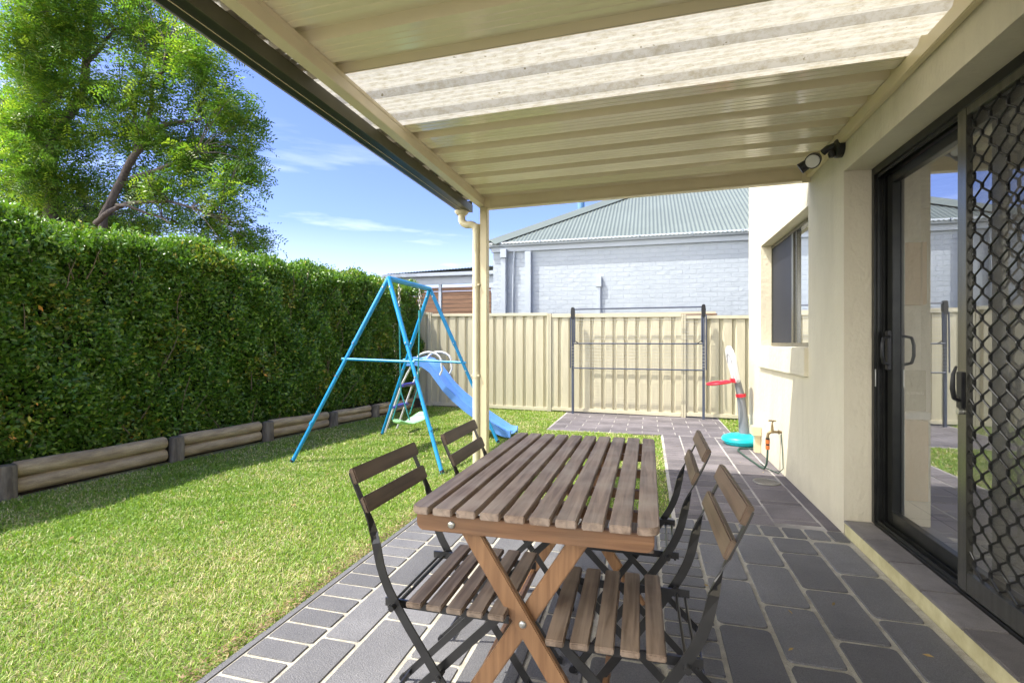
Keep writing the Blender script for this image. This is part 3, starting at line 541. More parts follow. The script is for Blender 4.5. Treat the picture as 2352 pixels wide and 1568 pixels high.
# ------------------------------------------------------------------ boundary fence
FX = [-6.0, -3.80, -1.59, .515, 2.62]
def fy(x): return 8.40-(x+4)*.062
def fz(x): return 1.672-(x+3.99)*.0255
fence = top('steel_fence', 'cream ribbed steel panel fence across the back of the garden', 'fence', (0, 8.2, 0))
for i in range(4):
    xa, xb = FX[i]+.035, FX[i+1]-.035; mb = MB(); P = []; x = xa; per = .178
    while x < xb:
        for dx, dy in ((0, 0), (.108, 0), (.128, .034), (.158, .034)):
            if x+dx <= xb: P.append((x+dx, dy))
        x += per
    P.append((xb, 0)); n = len(P)
    vs = [(px, fy(px)+dy, .03) for px, dy in P]+[(px, fy(px)+dy, fz((xa+xb)/2)-.03-(px-(xa+xb)/2)*.012) for px, dy in P]
    mb.add(vs, [(k, k+1, n+k+1, n+k) for k in range(n-1)]); mb.build('panel', M['fence'], fence)
    mz = fz((xa+xb)/2)
    rl = MB(); rl.bar((xa, fy(xa)+.012, mz-.018+.012*(xb-xa)/2), (xb, fy(xb)+.012, mz-.018-.012*(xb-xa)/2), .05, .062); rl.build('top_rail', M['fence_post'], fence, bevel=.004)
    rl = MB(); rl.bar((xa, fy(xa)+.012, .05), (xb, fy(xb)+.012, .035), .055, .06); rl.build('bottom_rail', M['fence_post'], fence, bevel=.004)
for x in FX:
    mb = MB(); mb.box(x-.032, x-.004, fy(x)-.03, fy(x)+.045, 0, fz(x)+.012); mb.box(x+.004, x+.032, fy(x)-.03, fy(x)+.045, 0, fz(x)+.012); mb.box(x-.006, x+.006, fy(x)-.02, fy(x)+.04, 0, fz(x)+.008)
    mb.build('post', M['fence_post'], fence, bevel=.003)
# flat cream rail of the neighbour's shed seen just above the fence top
nr = top('neighbour_lean_to', 'low cream and rusty metal lean-to edge peeking just above the fence', 'lean-to', (0, 8.9, 0))
MB().box(-2.0, 1.05, 8.75, 9.2, 1.60, 1.645).build('roof_edge', M['fence_post'], nr)
MB().box(-2.04, 1.07, 8.73, 8.75, 1.585, 1.61).build('rusty_batten', M['timber'], nr)
for xx in (-2.0, 1.0): MB().box(xx, xx+.05, 8.9, 8.95, -.03, 1.6).build('post', M['fence_post'], nr)

# ------------------------------------------------------------------ neighbour house
nh = top('neighbour_house', 'pale blue white painted brick house with grey green corrugated hip roof behind the fence', 'house', (2, 12, 0))
MB().box(-3.08, 9, 9.9, 18, -.03, 3.10).build('wall', M['brick'], nh)
# corrugated hip roof
ta = math.tan(R(30)); ex, ey, ez = -3.13, 9.81, 3.15; RH = 4.2
mb = MB(); x = ex; step = .0127; P = []
while x < 9.5:
    P.append(x); x += step*1.0
def zc(u): return .009*math.cos(u/.076*2*math.pi)
Pn = len(P); vs = []
for u in P:
    l_ = min(RH, max(u-ex, 0.001)); vs += [(u, ey-.04, ez-.04*ta+zc(u)), (u, ey+l_, ez+l_*ta+zc(u))]
mb.add(vs, [(2*k, 2*k+2, 2*k+3, 2*k+1) for k in range(Pn-1)]); mb.build('front_roof', M['roof_green'], nh, smooth=True)
mb = MB(); v0 = ey; P = []
while v0 < 18: P.append(v0); v0 += .038
vs = []
for u in P:
    l_ = min(RH, max(u-ey, .001)); vs += [(ex-.04, u, ez-.04*ta+zc(u)), (ex+l_, u, ez+l_*ta+zc(u))]
mb.add(vs, [(2*k+1, 2*k+3, 2*k+2, 2*k) for k in range(len(P)-1)]); mb.build('side_roof', M['roof_green'], nh, smooth=True)
# hip capping
h0 = Vector((ex, ey, ez+.02)); h1 = Vector((ex+RH, ey+RH, ez+RH*ta+.02)); mb = MB()
dn = (h1-h0).normalized(); s1 = Vector((1, 0, 0)); s2 = Vector((0, 1, 0))
q1 = (s1-dn*s1.dot(dn)).normalized(); q2 = (s2-dn*s2.dot(dn)).normalized()
mb.sweep([h0, h1], lambda i: [q1*.2+Vector((0, 0, .012)), Vector((0, 0, .07)), q2*.2+Vector((0, 0, .012)), Vector((0, 0, .05))]); mb.build('hip_cap', M['roof_green'], nh)
MB().ext([(9.855, 3.165), (9.80, 3.168), (9.792, 3.155), (9.80, 3.09), (9.855, 3.085)], 0, -3.18, 9.5).build('gutter', M['white_trim'], nh, bevel=.004)
for gx in (-2.1, -1.15, -.2, .75, 1.6): MB().box(gx, gx+.03, 9.782, 9.80, 3.10, 3.172).build('gutter_bracket', M['white_trim'], nh)
MB().box(-3.19, -3.12, 9.8, 18, 3.09, 3.165).build('side_gutter', M['white_trim'], nh)
MB().box(-3.11, 9, 9.857, 9.898, 2.985, 3.15).build('frieze_board', M['white_trim'], nh)
MB().box(-2.39, -2.27, 9.81, 9.898, -.03, 2.97).build('pilaster', M['white_trim'], nh, bevel=.004)
MB().box(-2.89, -2.76, 9.75, 9.856, 2.85, 3.03).build('rainwater_head', M['white_trim'], nh, bevel=.006)
MB().box(-2.88, -2.78, 9.78, 9.87, -.03, 2.85).build('downpipe', M['white_trim'], nh, bevel=.01)
MB().tube([(-2.62, 9.86, 2.98), (-2.64, 9.86, 2.7), (-2.655, 9.86, 2.0), (-2.66, 9.86, 0)], .014, 8).build('cable_conduit', M['white_trim'], nh)
mb = MB(); mb.box(-.985, -.875, 9.83, 9.898, 2.22, 2.43); mb.box(-.965, -.895, 9.85, 9.898, .5, 2.22); mb.build('meter_conduit', M['white_trim'], nh, bevel=.008)
fl = MB(); fl.tube([(-1.55, 12, 3.6), (-1.55, 12, 5.6)], .085, 16); fl.tube([(-1.55, 12, 5.6), (-1.55, 12, 5.68)], .12, 16); fl.build('flue_pipe', M['flue'], nh, smooth=True)
# carport
cp = top('neighbour_carport', 'low white carport with brown horizontal timber slat screen left of the patio post', 'carport', (-4.8, 11, 0))
mb = MB(); u = -6.12; P = []
while u < -3.3: P.append(u); u += .019
vs = []
for u in P: vs += [(u, 11, 2.80+(u+6.12)*.035+zc(u)), (u, 14.5, 3.0+(u+6.12)*.035+zc(u))]
mb.add(vs, [(2*k, 2*k+2, 2*k+3, 2*k+1) for k in range(len(P)-1)]); mb.build('roof', M['roof_green'], cp, smooth=True)
mb = MB(); mb.ext([(10.95, 2.7), (11.06, 2.7), (11.06, 2.79), (10.95, 2.785)], 0, -6.23, -3.4); mb.build('gutter', M['white_trim'], cp, bevel=.008)
MB().box(-6.12, -3.4, 11.07, 11.13, 2.52, 2.74).build('beam', M['white_trim'], cp)
for xx in (-6.1, -4.79, -3.48): MB().box(xx, xx+.065, 11.05, 11.12, -.03, 2.515).build('post', M['white_trim'], cp)
for xa, xb in ((-6.02, -4.80), (-4.71, -3.5)):
    mb = MB(); z = .3
    while z < 2.45: mb.box(xa, xb, 11.07, 11.09, z, z+.086); z += .098
    mb.build('slat_screen', M['timber'], cp)
MB().box(-6.1, -3.45, 13, 13.05, 0, 2.5).build('back_panel', M['bronze'], cp)
MB().box(-3.42, -2.9, 9.95, 10.0, 2.28, 2.38).build('side_beam', M['white_trim'], cp)

# ------------------------------------------------------------------ our house
WX = 1.12
house = top('rendered_house', 'cream rendered house wall with sliding door and recessed window along the right side', 'house', (3, 3, 0))
mb = MB()
def wb(y0, y1, z0, z1, x0=WX, x1=1.42): mb.box(x0, x1, y0, y1, z0, z1)
wb(-3, .6, -.03, 5.6); wb(.6, 3.41, 2.15, 5.6); wb(3.41, 4.10, -.03, 5.6); wb(4.10, 5.70, 2.13, 5.6); wb(4.10, 5.70, -.03, 1.10); wb(5.70, 6.35, -.03, 5.6)
mb.box(1.42, 6, 6.05, 6.35, -.03, 5.6); mb.box(1.42, 6, -3, -2.7, -.03, 5.6); mb.box(5.8, 6, -2.7, 6.05, -.03, .5); mb.box(5.8, 6, -2.7, 6.05, 2.4, 5.6); [mb.box(5.8, 6, a_, a_+.4, .5, 2.4) for a_ in (-2.7, .2, 3.2, 5.65)]; mb.box(1.10, 6.2, -3.1, 6.40, 5.6, 5.7)  # unseen openings added in the far side wall to brighten the room inside
mb.build('wall', M['render'], house)
MB().box(1.092, 1.16, 4.10, 5.735, .885, 1.098).build('window_sill', M['render'], house, bevel=.004)
MB().box(1.122, 1.42, .6, 3.40, -.03, .069).build('step_plinth', M['plinth'], house)
mb = MB(); yv = 3.405
while yv > .7: mb.box(1.116, 1.262, yv-.29, yv-.004, .069, .083); yv -= .294
mb.build('step_tile', M['step_tile'], house, bevel=.003)
# window
win = MB(); win.box(1.215, 1.25, 4.10, 5.695, 1.105, 1.135); win.box(1.215, 1.25, 4.10, 5.695, 2.09, 2.125); win.box(1.215, 1.25, 5.665, 5.695, 1.135, 2.09); win.box(1.215, 1.25, 4.10, 4.13, 1.135, 2.09); win.box(1.21, 1.255, 4.86, 4.92, 1.135, 2.09); win.box(1.222, 1.262, 4.80, 4.858, 1.135, 2.09)
wf = win.build('window', M['frame_l'], house, bevel=.002)
MB().add([(1.226, 4.92, 1.135), (1.226, 5.665, 1.135), (1.226, 5.665, 2.09), (1.226, 4.92, 2.09)], [(0, 1, 2, 3)]).build('insect_screen', M['flymesh_dark'], wf)
MB().add([(1.24, 4.13, 1.135), (1.24, 4.80, 1.135), (1.24, 4.80, 2.09), (1.24, 4.13, 2.09)], [(0, 1, 2, 3)]).build('pane', M['win_glass'], wf)
MB().add([(1.245, 4.93, 1.135), (1.245, 5.66, 1.135), (1.245, 5.66, 2.09), (1.245, 4.93, 2.09)], [(0, 1, 2, 3)]).build('pane', M['win_glass'], wf)
# sliding glass door
gd = MB()
gd.box(1.262, 1.40, 3.375, 3.408, .085, 2.148); gd.box(1.275, 1.285, 3.36, 3.375, .1, 2.10); gd.box(1.305, 1.315, 3.36, 3.375, .1, 2.10); gd.box(1.335, 1.345, 3.36, 3.375, .1, 2.10)
gd.box(1.262, 1.40, .64, 3.375, 2.105, 2.148); gd.box(1.275, 1.285, .64, 3.36, 2.085, 2.105); gd.box(1.305, 1.315, .64, 3.36, 2.085, 2.105)
gd.box(1.264, 1.40, .64, 3.375, .070, .095); gd.box(1.275, 1.283, .64, 3.36, .095, .112); gd.box(1.305, 1.312, .64, 3.36, .095, .115); gd.box(1.335, 1.342, .64, 3.36, .095, .115)
gdo = gd.build('sliding_glass_door', M['frame'], house, bevel=.0015)
st = MB(); st.box(1.318, 1.352, 3.285, 3.345, .118, 2.08); st.box(1.318, 1.352, 1.65, 3.285, .118, .185); st.box(1.318, 1.352, 1.65, 3.285, 2.03, 2.08); st.box(1.318, 1.352, 1.60, 1.65, .118, 2.08)
st.build('sash', M['frame'], gdo, bevel=.002)
MB().add([(1.338, 1.65, .185), (1.338, 3.285, .185), (1.338, 3.285, 2.03), (1.338, 1.65, 2.03)], [(0, 1, 2, 3)]).build('pane', M['glass'], gdo)
hb = MB(); hb.box(1.296, 1.318, 3.29, 3.325, .98, 1.20); hb.tube([(1.306, 3.285, 1.17), (1.270, 3.275, 1.16), (1.262, 3.270, 1.12), (1.262, 3.270, 1.06), (1.270, 3.275, 1.02), (1.306, 3.285, 1.01)], .009, 8); hb.build('handle', M['black_plastic'], gdo, bevel=.003)
MB().box(1.266, 1.270, 3.368, 3.374, .88, .98).build('lock_keeper', M['steel'], gdo)
# security screen door
sy0, sy1, sz0, sz1 = 1.62, 2.563, .100, 2.13
sf = MB(); sf.box(1.266, 1.290, sy1-.062, sy1, sz0, sz1); sf.box(1.266, 1.290, sy0, sy0+.062, sz0, sz1); sf.box(1.2665, 1.2895, sy0+.062, sy1-.062, sz1-.062, sz1); sf.box(1.2665, 1.2895, sy0+.062, sy1-.062, sz0, sz0+.085)
sdo = sf.build('security_screen_door', M['frame_l'], house, bevel=.002)
mb = MB(); col = 0; yv = sy1-.062+.02
per = .105
while yv > sy0+.02:
    for sgn in (1, -1):
        z = sz0+.07-(per/2 if col % 2 else 0); pts = []
        while z < sz1-.05:
            pts += [(1.281, yv, z), (1.281, yv, z+.021), (1.281, yv-.05*sgn*1 if False else yv-.05, z+.0525), (1.281, yv-.05, z+.0735)] if sgn == 1 else [(1.275, yv-.0, z+.0), (1.275, yv, z+.021), (1.275, yv+.05, z+.0525), (1.275, yv+.05, z+.0735)]
            z += per
        pts = [(a, min(max(b, sy0+.055), sy1-.055), min(max(c_, sz0+.075), sz1-.055)) for a, b, c_ in pts]
        if sgn == 1 and col % 2 == 0: mb.tube(pts, .0042, 6)
        if sgn == -1 and col % 2 == 0: mb.tube(pts, .0042, 6)
    yv -= .05; col += 1
mb.build('diamond_grille', M['grille'], sdo, smooth=True)
MB().add([(1.288, sy0+.06, sz0+.08), (1.288, sy1-.06, sz0+.08), (1.288, sy1-.06, sz1-.06), (1.288, sy0+.06, sz1-.06)], [(0, 1, 2, 3)]).build('insect_mesh', M['flymesh'], sdo)
hb = MB(); hb.box(1.252, 1.266, 2.505, 2.545, .86, 1.01); hb.tube([(1.252, 2.52, .89), (1.232, 2.518, .90), (1.226, 2.517, .94), (1.228, 2.517, 1.0), (1.24, 2.518, 1.035)], [.007, .009, .010, .008, .005], 8); hb.build('handle', M['black_plastic'], sdo, bevel=.003)
MB().tube([(1.252, 2.535, .895), (1.243, 2.535, .895)], .011, 14).build('lock_cylinder', M['steel'], sdo, smooth=True); MB().tube([(1.266, 2.53, .845), (1.250, 2.53, .845)], .013, 14).build('lock_cylinder', M['steel'], sdo, smooth=True)
# interior
MB().box(1.42, 5.8, -2.7, 6.05, .02, .088).build('interior_floor', M['int_tile'], house)
mb = MB(); mb.box(1.425, 5.8, -2.7, 6.05, 2.5, 2.55); mb.box(1.421, 1.77, 4.0, 4.3, .088, 2.5); mb.box(1.421, 1.452, 3.46, 4.0, .088, 2.5); mb.build('interior_wall', M['int_wall'], house)
gl = MB()
for k in range(-4, 12):
    gl.box(1.43, 4.5, .38*k+.1, .38*k+.106, .0885, .0892); gl.box(1.45+.38*k+.2, 1.456+.38*k+.2, -.9, 4.3, .0885, .0892) if 0 <= k < 8 else None
gl.build('floor_grout', M['step_tile'], house)
cab = top('kitchen_cabinet', 'honey brown timber cupboard seen inside through the sliding glass door', 'cupboard', (1.9, 4.2, 0))
mb = MB(); mb.box(1.46, 1.74, 3.93, 3.998, 1.385, 1.80); mb.build('wall_cupboard', M['cabinet'], cab, bevel=.004)
mb = MB(); mb.box(1.745, 1.775, 3.93, 3.998, 1.385, 1.80); mb.build('wall_cupboard', M['cabinet'], cab, bevel=.004)
mb = MB(); mb.box(1.46, 1.77, 3.90, 3.998, .09, .62); mb.build('base_cupboard', M['cabinet'], cab, bevel=.004)
sg = top('wall_panel', 'olive green panel with small white lettering seen inside through the glass door', 'panel', (1.8, 3.9, .7))
MB().box(1.46, 1.772, 3.94, 3.97, .68, .95).build('board', M['olive'], sg)
MB().box(1.455, 1.78, 3.89, 3.998, .63, .675).build('white_ledge', M['white_plastic'], sg)
tcu = bpy.data.curves.new('lettering', 'FONT'); tcu.body = 'BELONG'; tcu.size = .026; tcu.space_character = 1.5; tcu.align_x = 'RIGHT'; to = bpy.data.objects.new('lettering', tcu); sc.collection.objects.link(to)
to.data.materials.append(M['white_plastic']); to.parent = sg; to.location = (1.76-1.8, 3.938-3.9, .79-.7); to.rotation_euler = (R(90), 0, 0); to.data.extrude = .001

# ------------------------------------------------------------------ patio roof
pr = top('patio_roof', 'cream metal patio roof with one translucent sheet, attached to the house wall', 'patio roof', (-1.35, 4.05, 0))
def zr(x): return 2.352+(x+1.35)*.012
def sheet(name, y0, y1, material, th=.0, ph=1.668, amp=1):
    per = .2525; prof = []; 
    k0 = int(math.floor((y0-ph)/per))-1; ys = []
    for k in range(k0, k0+30):
        b = ph+k*per
        for dy, dz in ((0, 0), (.010, .044), (.088, .044), (.100, 0), (.135, 0), (.139, .003), (.143, 0), (.172, 0), (.176, .003), (.180, 0), (.212, 0), (.216, .003), (.220, 0)): ys.append((b+dy, dz))
    if amp != 1: ys = [(ph+k*per+a_, b_) for k in range(k0, k0+30) for a_, b_ in ((0, 0), (.026, .030), (.030, .032), (.038, .029), (.046, .032), (.062, .032), (.070, .029), (.074, .030), (.100, 0), (.112, .003), (.124, 0), (.142, .0035), (.160, 0), (.178, .0035), (.196, 0), (.214, .0035), (.232, 0))]
    def zi(y):
        for (a, za), (b, zb) in zip(ys[:-1], ys[1:]):
            if a <= y <= b: return za+(zb-za)*(y-a)/max(b-a, 1e-6)
        return 0
    pts = [(y0, zi(y0))]+[p for p in ys if y0+1e-4 < p[0] < y1-1e-4]+[(y1, zi(y1))]
    X = [-1.585, -1.0, -.5, 0, .5, 1.119]; vs = []; n = len(pts)
    for x in X: vs += [(x, yv, zr(x)+dz+th) for yv, dz in pts]
    fs = [(i*n+k, i*n+k+1, (i+1)*n+k+1, (i+1)*n+k) for i in range(len(X)-1) for k in range(n-1)]
    return MB().add(vs, fs).build(name, material, pr)
sheet('roof_sheet', -.9, 2.02, M['roof_under']); sheet('roof_sheet', 2.575, 4.06, M['roof_under']); sheet('translucent_sheet', 2.018, 2.61, M['poly'], .004, 1.668, 1.15)
bm_ = MB(); bm_.ext([(-1.388, 2.276), (-1.330, 2.276), (-1.330, 2.290), (-1.334, 2.290), (-1.334, 2.333), (-1.330, 2.333), (-1.330, 2.3515), (-1.388, 2.3515)], 1, -.9, 4.078)
bm_.build('outer_beam', M['beam'], pr, bevel=.002)
mb = MB(); mb.bar((-1.33, 4.055, 2.312), (1.11, 4.055, 2.345), .085, .045); mb.build('end_beam', M['beam'], pr, bevel=.003)
mb = MB(); mb.bar((-1.33, 4.056, 2.262), (1.11, 4.056, 2.296), .012, .06); mb.build('end_lip', M['beam'], pr, bevel=.002)
mb = MB(); mb.box(-1.332, -1.285, 4.028, 4.034, 2.265, 2.335); mb.box(1.06, 1.112, 4.022, 4.03, 2.275, 2.345); mb.build('bracket', M['beam'], pr, bevel=.002)
mb = MB(); mb.box(1.085, 1.118, -.9, 4.03, 2.31, 2.378); mb.box(1.102, 1.1185, -.9, 4.03, 2.378, 2.43); mb.build('wall_plate', M['cream_metal'], pr, bevel=.004)
mb = MB(); mb.box(-1.37, -1.305, 4.02, 4.085, -.02, 2.274); mb.build('post', M['cream_metal'], pr, bevel=.006)
# gutter: open quad profile
gp = [(-1.455, 2.305), (-1.455, 2.245), (-1.56, 2.252), (-1.592, 2.268), (-1.600, 2.29), (-1.604, 2.315), (-1.600, 2.325), (-1.600, 2.345), (-1.59, 2.348), (-1.59, 2.29), (-1.56, 2.262), (-1.465, 2.255), (-1.46, 2.305)]
mb = MB(); mb.ext(gp, 1, -.9, 4.07)
mb.box(-1.602, -1.455, 4.07, 4.074, 2.248, 2.346); gut = mb.build('gutter', M['bronze'], pr)
MB().box(-1.4545, -1.448, -.9, 4.068, 2.243, 2.307).build('gutter_back', M['gutter_back'], pr)
for gx, gz in ((-1.606, 2.315), (-1.578, 2.2585), (-1.51, 2.2465)): MB().box(gx-.0012, gx+.0012, -.9, 4.07, gz-.0012, gz+.0012).build('bead', M['cream_metal'], pr)
# downpipe with offset
dp = MB(); dp.lathe([(.055, 0), (.055, .012), (.046, .03), (.042, .035)][::-1] if False else [(.042, -.035), (.046, -.03), (.060, -.012), (.060, 0)], (-1.53, 4.02, 2.250), 20)
ptsd = [(-1.53, 4.02, 2.23)]
for k in range(0, 7): a = R(15*k); ptsd.append((-1.53+.055*(1-math.cos(a)), 4.02, 2.185-.055*math.sin(a)))
for k in range(0, 7): a = R(15*k); ptsd.append((-1.455+.052*math.sin(a), 4.02+.01*k/6, 2.13-.052*(1-math.cos(a))))
ptsd += [(-1.403, 4.03, 2.0), (-1.403, 4.03, 1.0), (-1.403, 4.03, -.02)]
dp.tube(ptsd, .0315, 18); dp.build('downpipe', M['pvc'], pr, smooth=True)
mb = MB()
for z0, z1 in ((2.07, 2.13), (1.60, 1.64), (.84, .88)): mb.tube([(-1.403, 4.03, z0), (-1.403, 4.03, z1)], .035, 18)
for z in (1.62, .86): mb.box(-1.44, -1.366, 4.0, 4.06, z-.006, z+.006)
mb.build('pipe_collar', M['pvc'], pr, smooth=True)

# ------------------------------------------------------------------ floodlight
fd = top('wall_floodlight', 'small black wall spotlight with round lens under the patio roof', 'wall light', (1.12, 3.43, 2.3))
mb = MB(); mb.tube([(1.118, 3.43, 2.295), (1.085, 3.43, 2.295)], .055, 20); mb.tube([(1.085, 3.43, 2.295), (1.075, 3.43, 2.295)], [.055, .045], 20); mb.build('base', M['black_plastic'], fd, smooth=True)
mb = MB(); mb.tube([(1.085, 3.44, 2.315), (1.05, 3.46, 2.31), (1.03, 3.48, 2.295)], .021, 12); mb.lathe([(.001, -.022), (.016, -.02), (.022, 0), (.016, .02), (.001, .022)], (1.06, 3.42, 2.262), 12); mb.build('arm', M['black_plastic'], fd, smooth=True)
hc = Vector((.985, 3.50, 2.262)); hd = Vector((-.35, -.80, -.42)).normalized()
mb = MB(); mb.tube([hc-hd*.055, hc-hd*.045, hc-hd*.02, hc+hd*.03, hc+hd*.045], [.02, .034, .042, .045, .045], 20); sd2 = Vector((-.75, .25, -.45)).normalized(); mb.tube([hc+sd2*.03, hc+sd2*.085], [.03, .034], 14); mb.build('lamp_housing', M['black_plastic'], fd, smooth=True)
mb = MB(); mb.tube([hc+hd*.0455, hc+hd*.052], [.039, .036], 20); mb.build('lens', M['lens'], fd, smooth=True)

# ------------------------------------------------------------------ dining table
tb = top('folding_table', 'brown slatted wooden folding table with crossed legs on the patio', 'table', (-.285, 1.747, 0))
tb0 = Vector((-.595, 1.187, 0))
rad = .028
for i in range(10):
    x0 = tb0.x+i*(.62-.0505)/9; x1 = x0+.0505; y0 = tb0.y+random.uniform(-.001, .001); y1 = y0+1.12; P = []
    def cr_(cx, cy, a0):
        return [(cx+rad*math.cos(R(a0+15*k)), cy+rad*math.sin(R(a0+15*k))) for k in range(7)]
    if i == 0: P = [(x1, y0), (x1, y1)]+cr_(x0+rad, y1-rad, 90)+cr_(x0+rad, y0+rad, 180)
    elif i == 9: P = [(x0, y0)]+cr_(x1-rad, y0+rad, 270)+cr_(x1-rad, y1-rad, 0)+[(x0, y1)]
    else: P = [(x0, y0), (x1, y0), (x1, y1), (x0, y1)]
    o = MB().ext(P, 2, .691, .710).build('top_slat', M['top_wood'], tb, bevel=.0025)
def roundbar(name, y0, y1, z0, z1, inset, material):
    xa, xb = tb0.x+inset, tb0.x+.62-inset; r = .02; P = [(xa, z1)]+[(xa+r-r*math.cos(R(15*k)), z0+r-r*math.sin(R(15*k))) for k in range(7)]+[(xb-r+r*math.sin(R(15*k)), z0+r-r*math.cos(R(15*k))) for k in range(7)]+[(xb, z1)]
    MB().ext(P, 1, y0, y1).build(name, material, tb, bevel=.002)
roundbar('end_rail', tb0.y+.016, tb0.y+.038, .646, .690, .012, M['apron_wood']); roundbar('end_rail', tb0.y+1.082, tb0.y+1.104, .646, .690, .012, M['apron_wood'])
for ly in (.175, .375, .62, .87): roundbar('cross_rail', tb0.y+ly-.012, tb0.y+ly+.012, .664, .690, .02, M['apron_wood'])
for s in (0, 1):
    ya, yb = (1.243, 1.267) if s == 0 else (2.245, 2.221)
    MB().bar((-.475, ya, .685), (-.030, ya, 0), .046, .021, (1, 0, 0)).build('leg', M['leg_wood'], tb, bevel=.003)
    MB().bar((-.135, yb, .685), (-.578, yb, 0), .046, .021, (1, 0, 0)).build('leg', M['leg_wood'], tb, bevel=.003)
for (bx, by, bz) in ((-.486, 1.2025, .667), (-.306, 1.232, .423), (-.486, 2.2925, .667), (-.306, 2.256, .423)):
    sgn = -1 if by < 2 else 1
    MB().tube([(bx, by, bz), (bx, by+sgn*.002, bz), (bx, by+sgn*.004, bz)], [.010, .009, .006], 16).build('bolt', M['steel'], tb, smooth=True)
for (xx, zz) in ((-.12, .14), (-.50, .10)): MB().bar((xx, 1.25, zz), (xx, 2.24, zz), .03, .018).build('stretcher', M['leg_wood'], tb, bevel=.003)

# ------------------------------------------------------------------ folding chairs
def make_chair():
    c = top('folding_chair', '', 'chair', (0, 0, 0), 'folding bistro chairs around the slatted table')
    prof = [(.006, .775), (.014, .755), (.030, .72), (.052, .675), (.066, .645), (.074, .62), (.082, .59), (.094, .535), (.104, .505), (.120, .470), (.145, .428), (.180, .376), (.27, .250), (.36, .125), (.445, .004)]
    for s in (-1, 1):
        ny = s*.178
        def sect(i, ny=ny, s=s):
            z = prof[i][1]; t = min(max((.66-z)/.08, 0), 1); a = t*math.pi/2
            i0 = max(i-1, 0); i1 = min(i+1, len(prof)-1); d = Vector((prof[i1][0]-prof[i0][0], 0, prof[i1][1]-prof[i0][1])).normalized(); nrm = Vector((-d.z, 0, d.x)); yv = Vector((0, 1, 0))
            w_ = yv*math.cos(a)+nrm*math.sin(a); th = d.cross(w_); ww = .0095+.0025*t; tt = .0022
            return [w_*ww+th*tt, -w_*ww+th*tt, -w_*ww-th*tt, w_*ww-th*tt]
        # densify for a smooth twist
        MB().sweep([(p[0], ny, p[1]) for p in prof], sect).build('side_strip', M['chair_steel'], c)
        yi = s*.150
        MB().bar((.425, yi, .436), (-.008, yi, .006), .022, .005, (1, 0, 0)).build('cross_leg', M['chair_steel'], c)
        MB().box(.10, .445, s*.158-.003, s*.158+.003, .418, .439).build('seat_rail', M['chair_steel'], c)
        MB().tube([(-.008, yi-.008, .008), (-.008, yi+.008, .008)], .011, 10).build('rubber_foot', M['black_plastic'], c, smooth=True); MB().tube([(.447, ny-.006, .01), (.447, ny+.006, .01)], .012, 10).build('rubber_foot', M['black_plastic'], c, smooth=True)
        MB().tube([(.135, s*.16, .43), (.135, s*.196, .43)], .008, 10).build('pivot_pin', M['chair_steel'], c, smooth=True); MB().tube([(.262, s*.15, .262), (.262, s*.187, .262)], .007, 10).build('pivot_pin', M['chair_steel'], c, smooth=True)
    mb = MB(); mb.tube([(.112, -.165, .418), (.112, .165, .418)], .004, 8); mb.build('tie_rod', M['chair_steel'], c, smooth=True)
    mb = MB(); mb.tube([(.135, -.165, .424), (.135, .165, .424)], .004, 8); mb.build('tie_rod', M['chair_steel'], c, smooth=True)
    mb = MB(); mb.bar((.02, -.152, .034), (.02, .152, .034), .018, .004); mb.build('foot_bar', M['chair_steel'], c)
    mb = MB(); mb.bar((.415, -.176, .045), (.415, .176, .045), .018, .004); mb.build('foot_bar', M['chair_steel'], c)
    for k in range(5):
        x0 = .178+k*.0555; MB().box(x0, x0+.042, -.196, .196, .440, .455).build('seat_slat', M['seat_wood'], c, bevel=.0025)
    for (cx, cz) in ((.018, .766), (.050, .690)):
        d = Vector((.42, 0, -1)).normalized(); MB().bar(Vector((cx, -.187, cz)), Vector((cx, .187, cz)), .044, .017, d).build('back_slat', M['back_wood'], c, bevel=.003)
    return c
def dup(root, loc, rz, label):
    r = root.copy(); sc.collection.objects.link(r); r.location = loc; r.rotation_euler = (0, 0, rz); r['label'] = label
    for ch in list(root.children):
        c = ch.copy(); sc.collection.objects.link(c); c.parent = r
        for g in ch.children: d = g.copy(); sc.collection.objects.link(d); d.parent = c
    return r
chair = make_chair(); chair.location = (-.785, 1.385, .006); chair['label'] = 'dark folding chair on the lawn side of the table, the nearer of the two'
dup(chair, (-.755, 1.925, .006), R(1.5), 'farther dark folding chair on the lawn side, near the cream post')
dup(chair, (.212, 1.325, .006), R(181), 'nearer folding chair on the house side, its whole slatted seat showing')
dup(chair, (.197, 1.895, .006), R(179.5), 'farther folding chair on the house side, its seat hidden under the table top')

# ------------------------------------------------------------------ swing set
sw = top('swing_set', 'sky blue tubular A-frame swing set standing on the lawn before the hedge', 'swing set', (-2.48, 4.85, 0))
T1 = Vector((-2.50, 4.53, 1.775)); T2 = Vector((-2.48, 5.47, 1.765))
mb = MB(); mb.tube([T1, T2], .026, 14); mb.build('top_beam', M['blue'], sw, smooth=True)
for tp, ft in ((T1, (-3.295, 4.10, 0)), (T1, (-1.734, 4.09, 0)), (T2, (-3.20, 5.62, 0)), (T2, (-1.657, 5.53, 0))):
    ft = Vector(ft); d = (ft-tp).normalized(); a0 = tp-Vector((0, 0, .0)); m_ = tp.lerp(ft, .36)
    mb = MB(); mb.tube([a0+(ft-tp)*0.0+Vector((0, 0, .005)), m_], .022, 12); mb.tube([m_, ft-Vector((0, 0, .02))], .0185, 12); mb.tube([m_-d*.02, m_+d*.02], .0245, 12); m2 = tp.lerp(ft, .8); mb.tube([m2-d*.02, m2+d*.01], .0205, 12); mb.build('leg', M['blue'], sw, smooth=True)
    MB().tube([ft+Vector((0, 0, -.01))-d*.03, ft+Vector((0, 0, .0))], .021, 10).build('foot_cap', M['black_plastic'], sw)
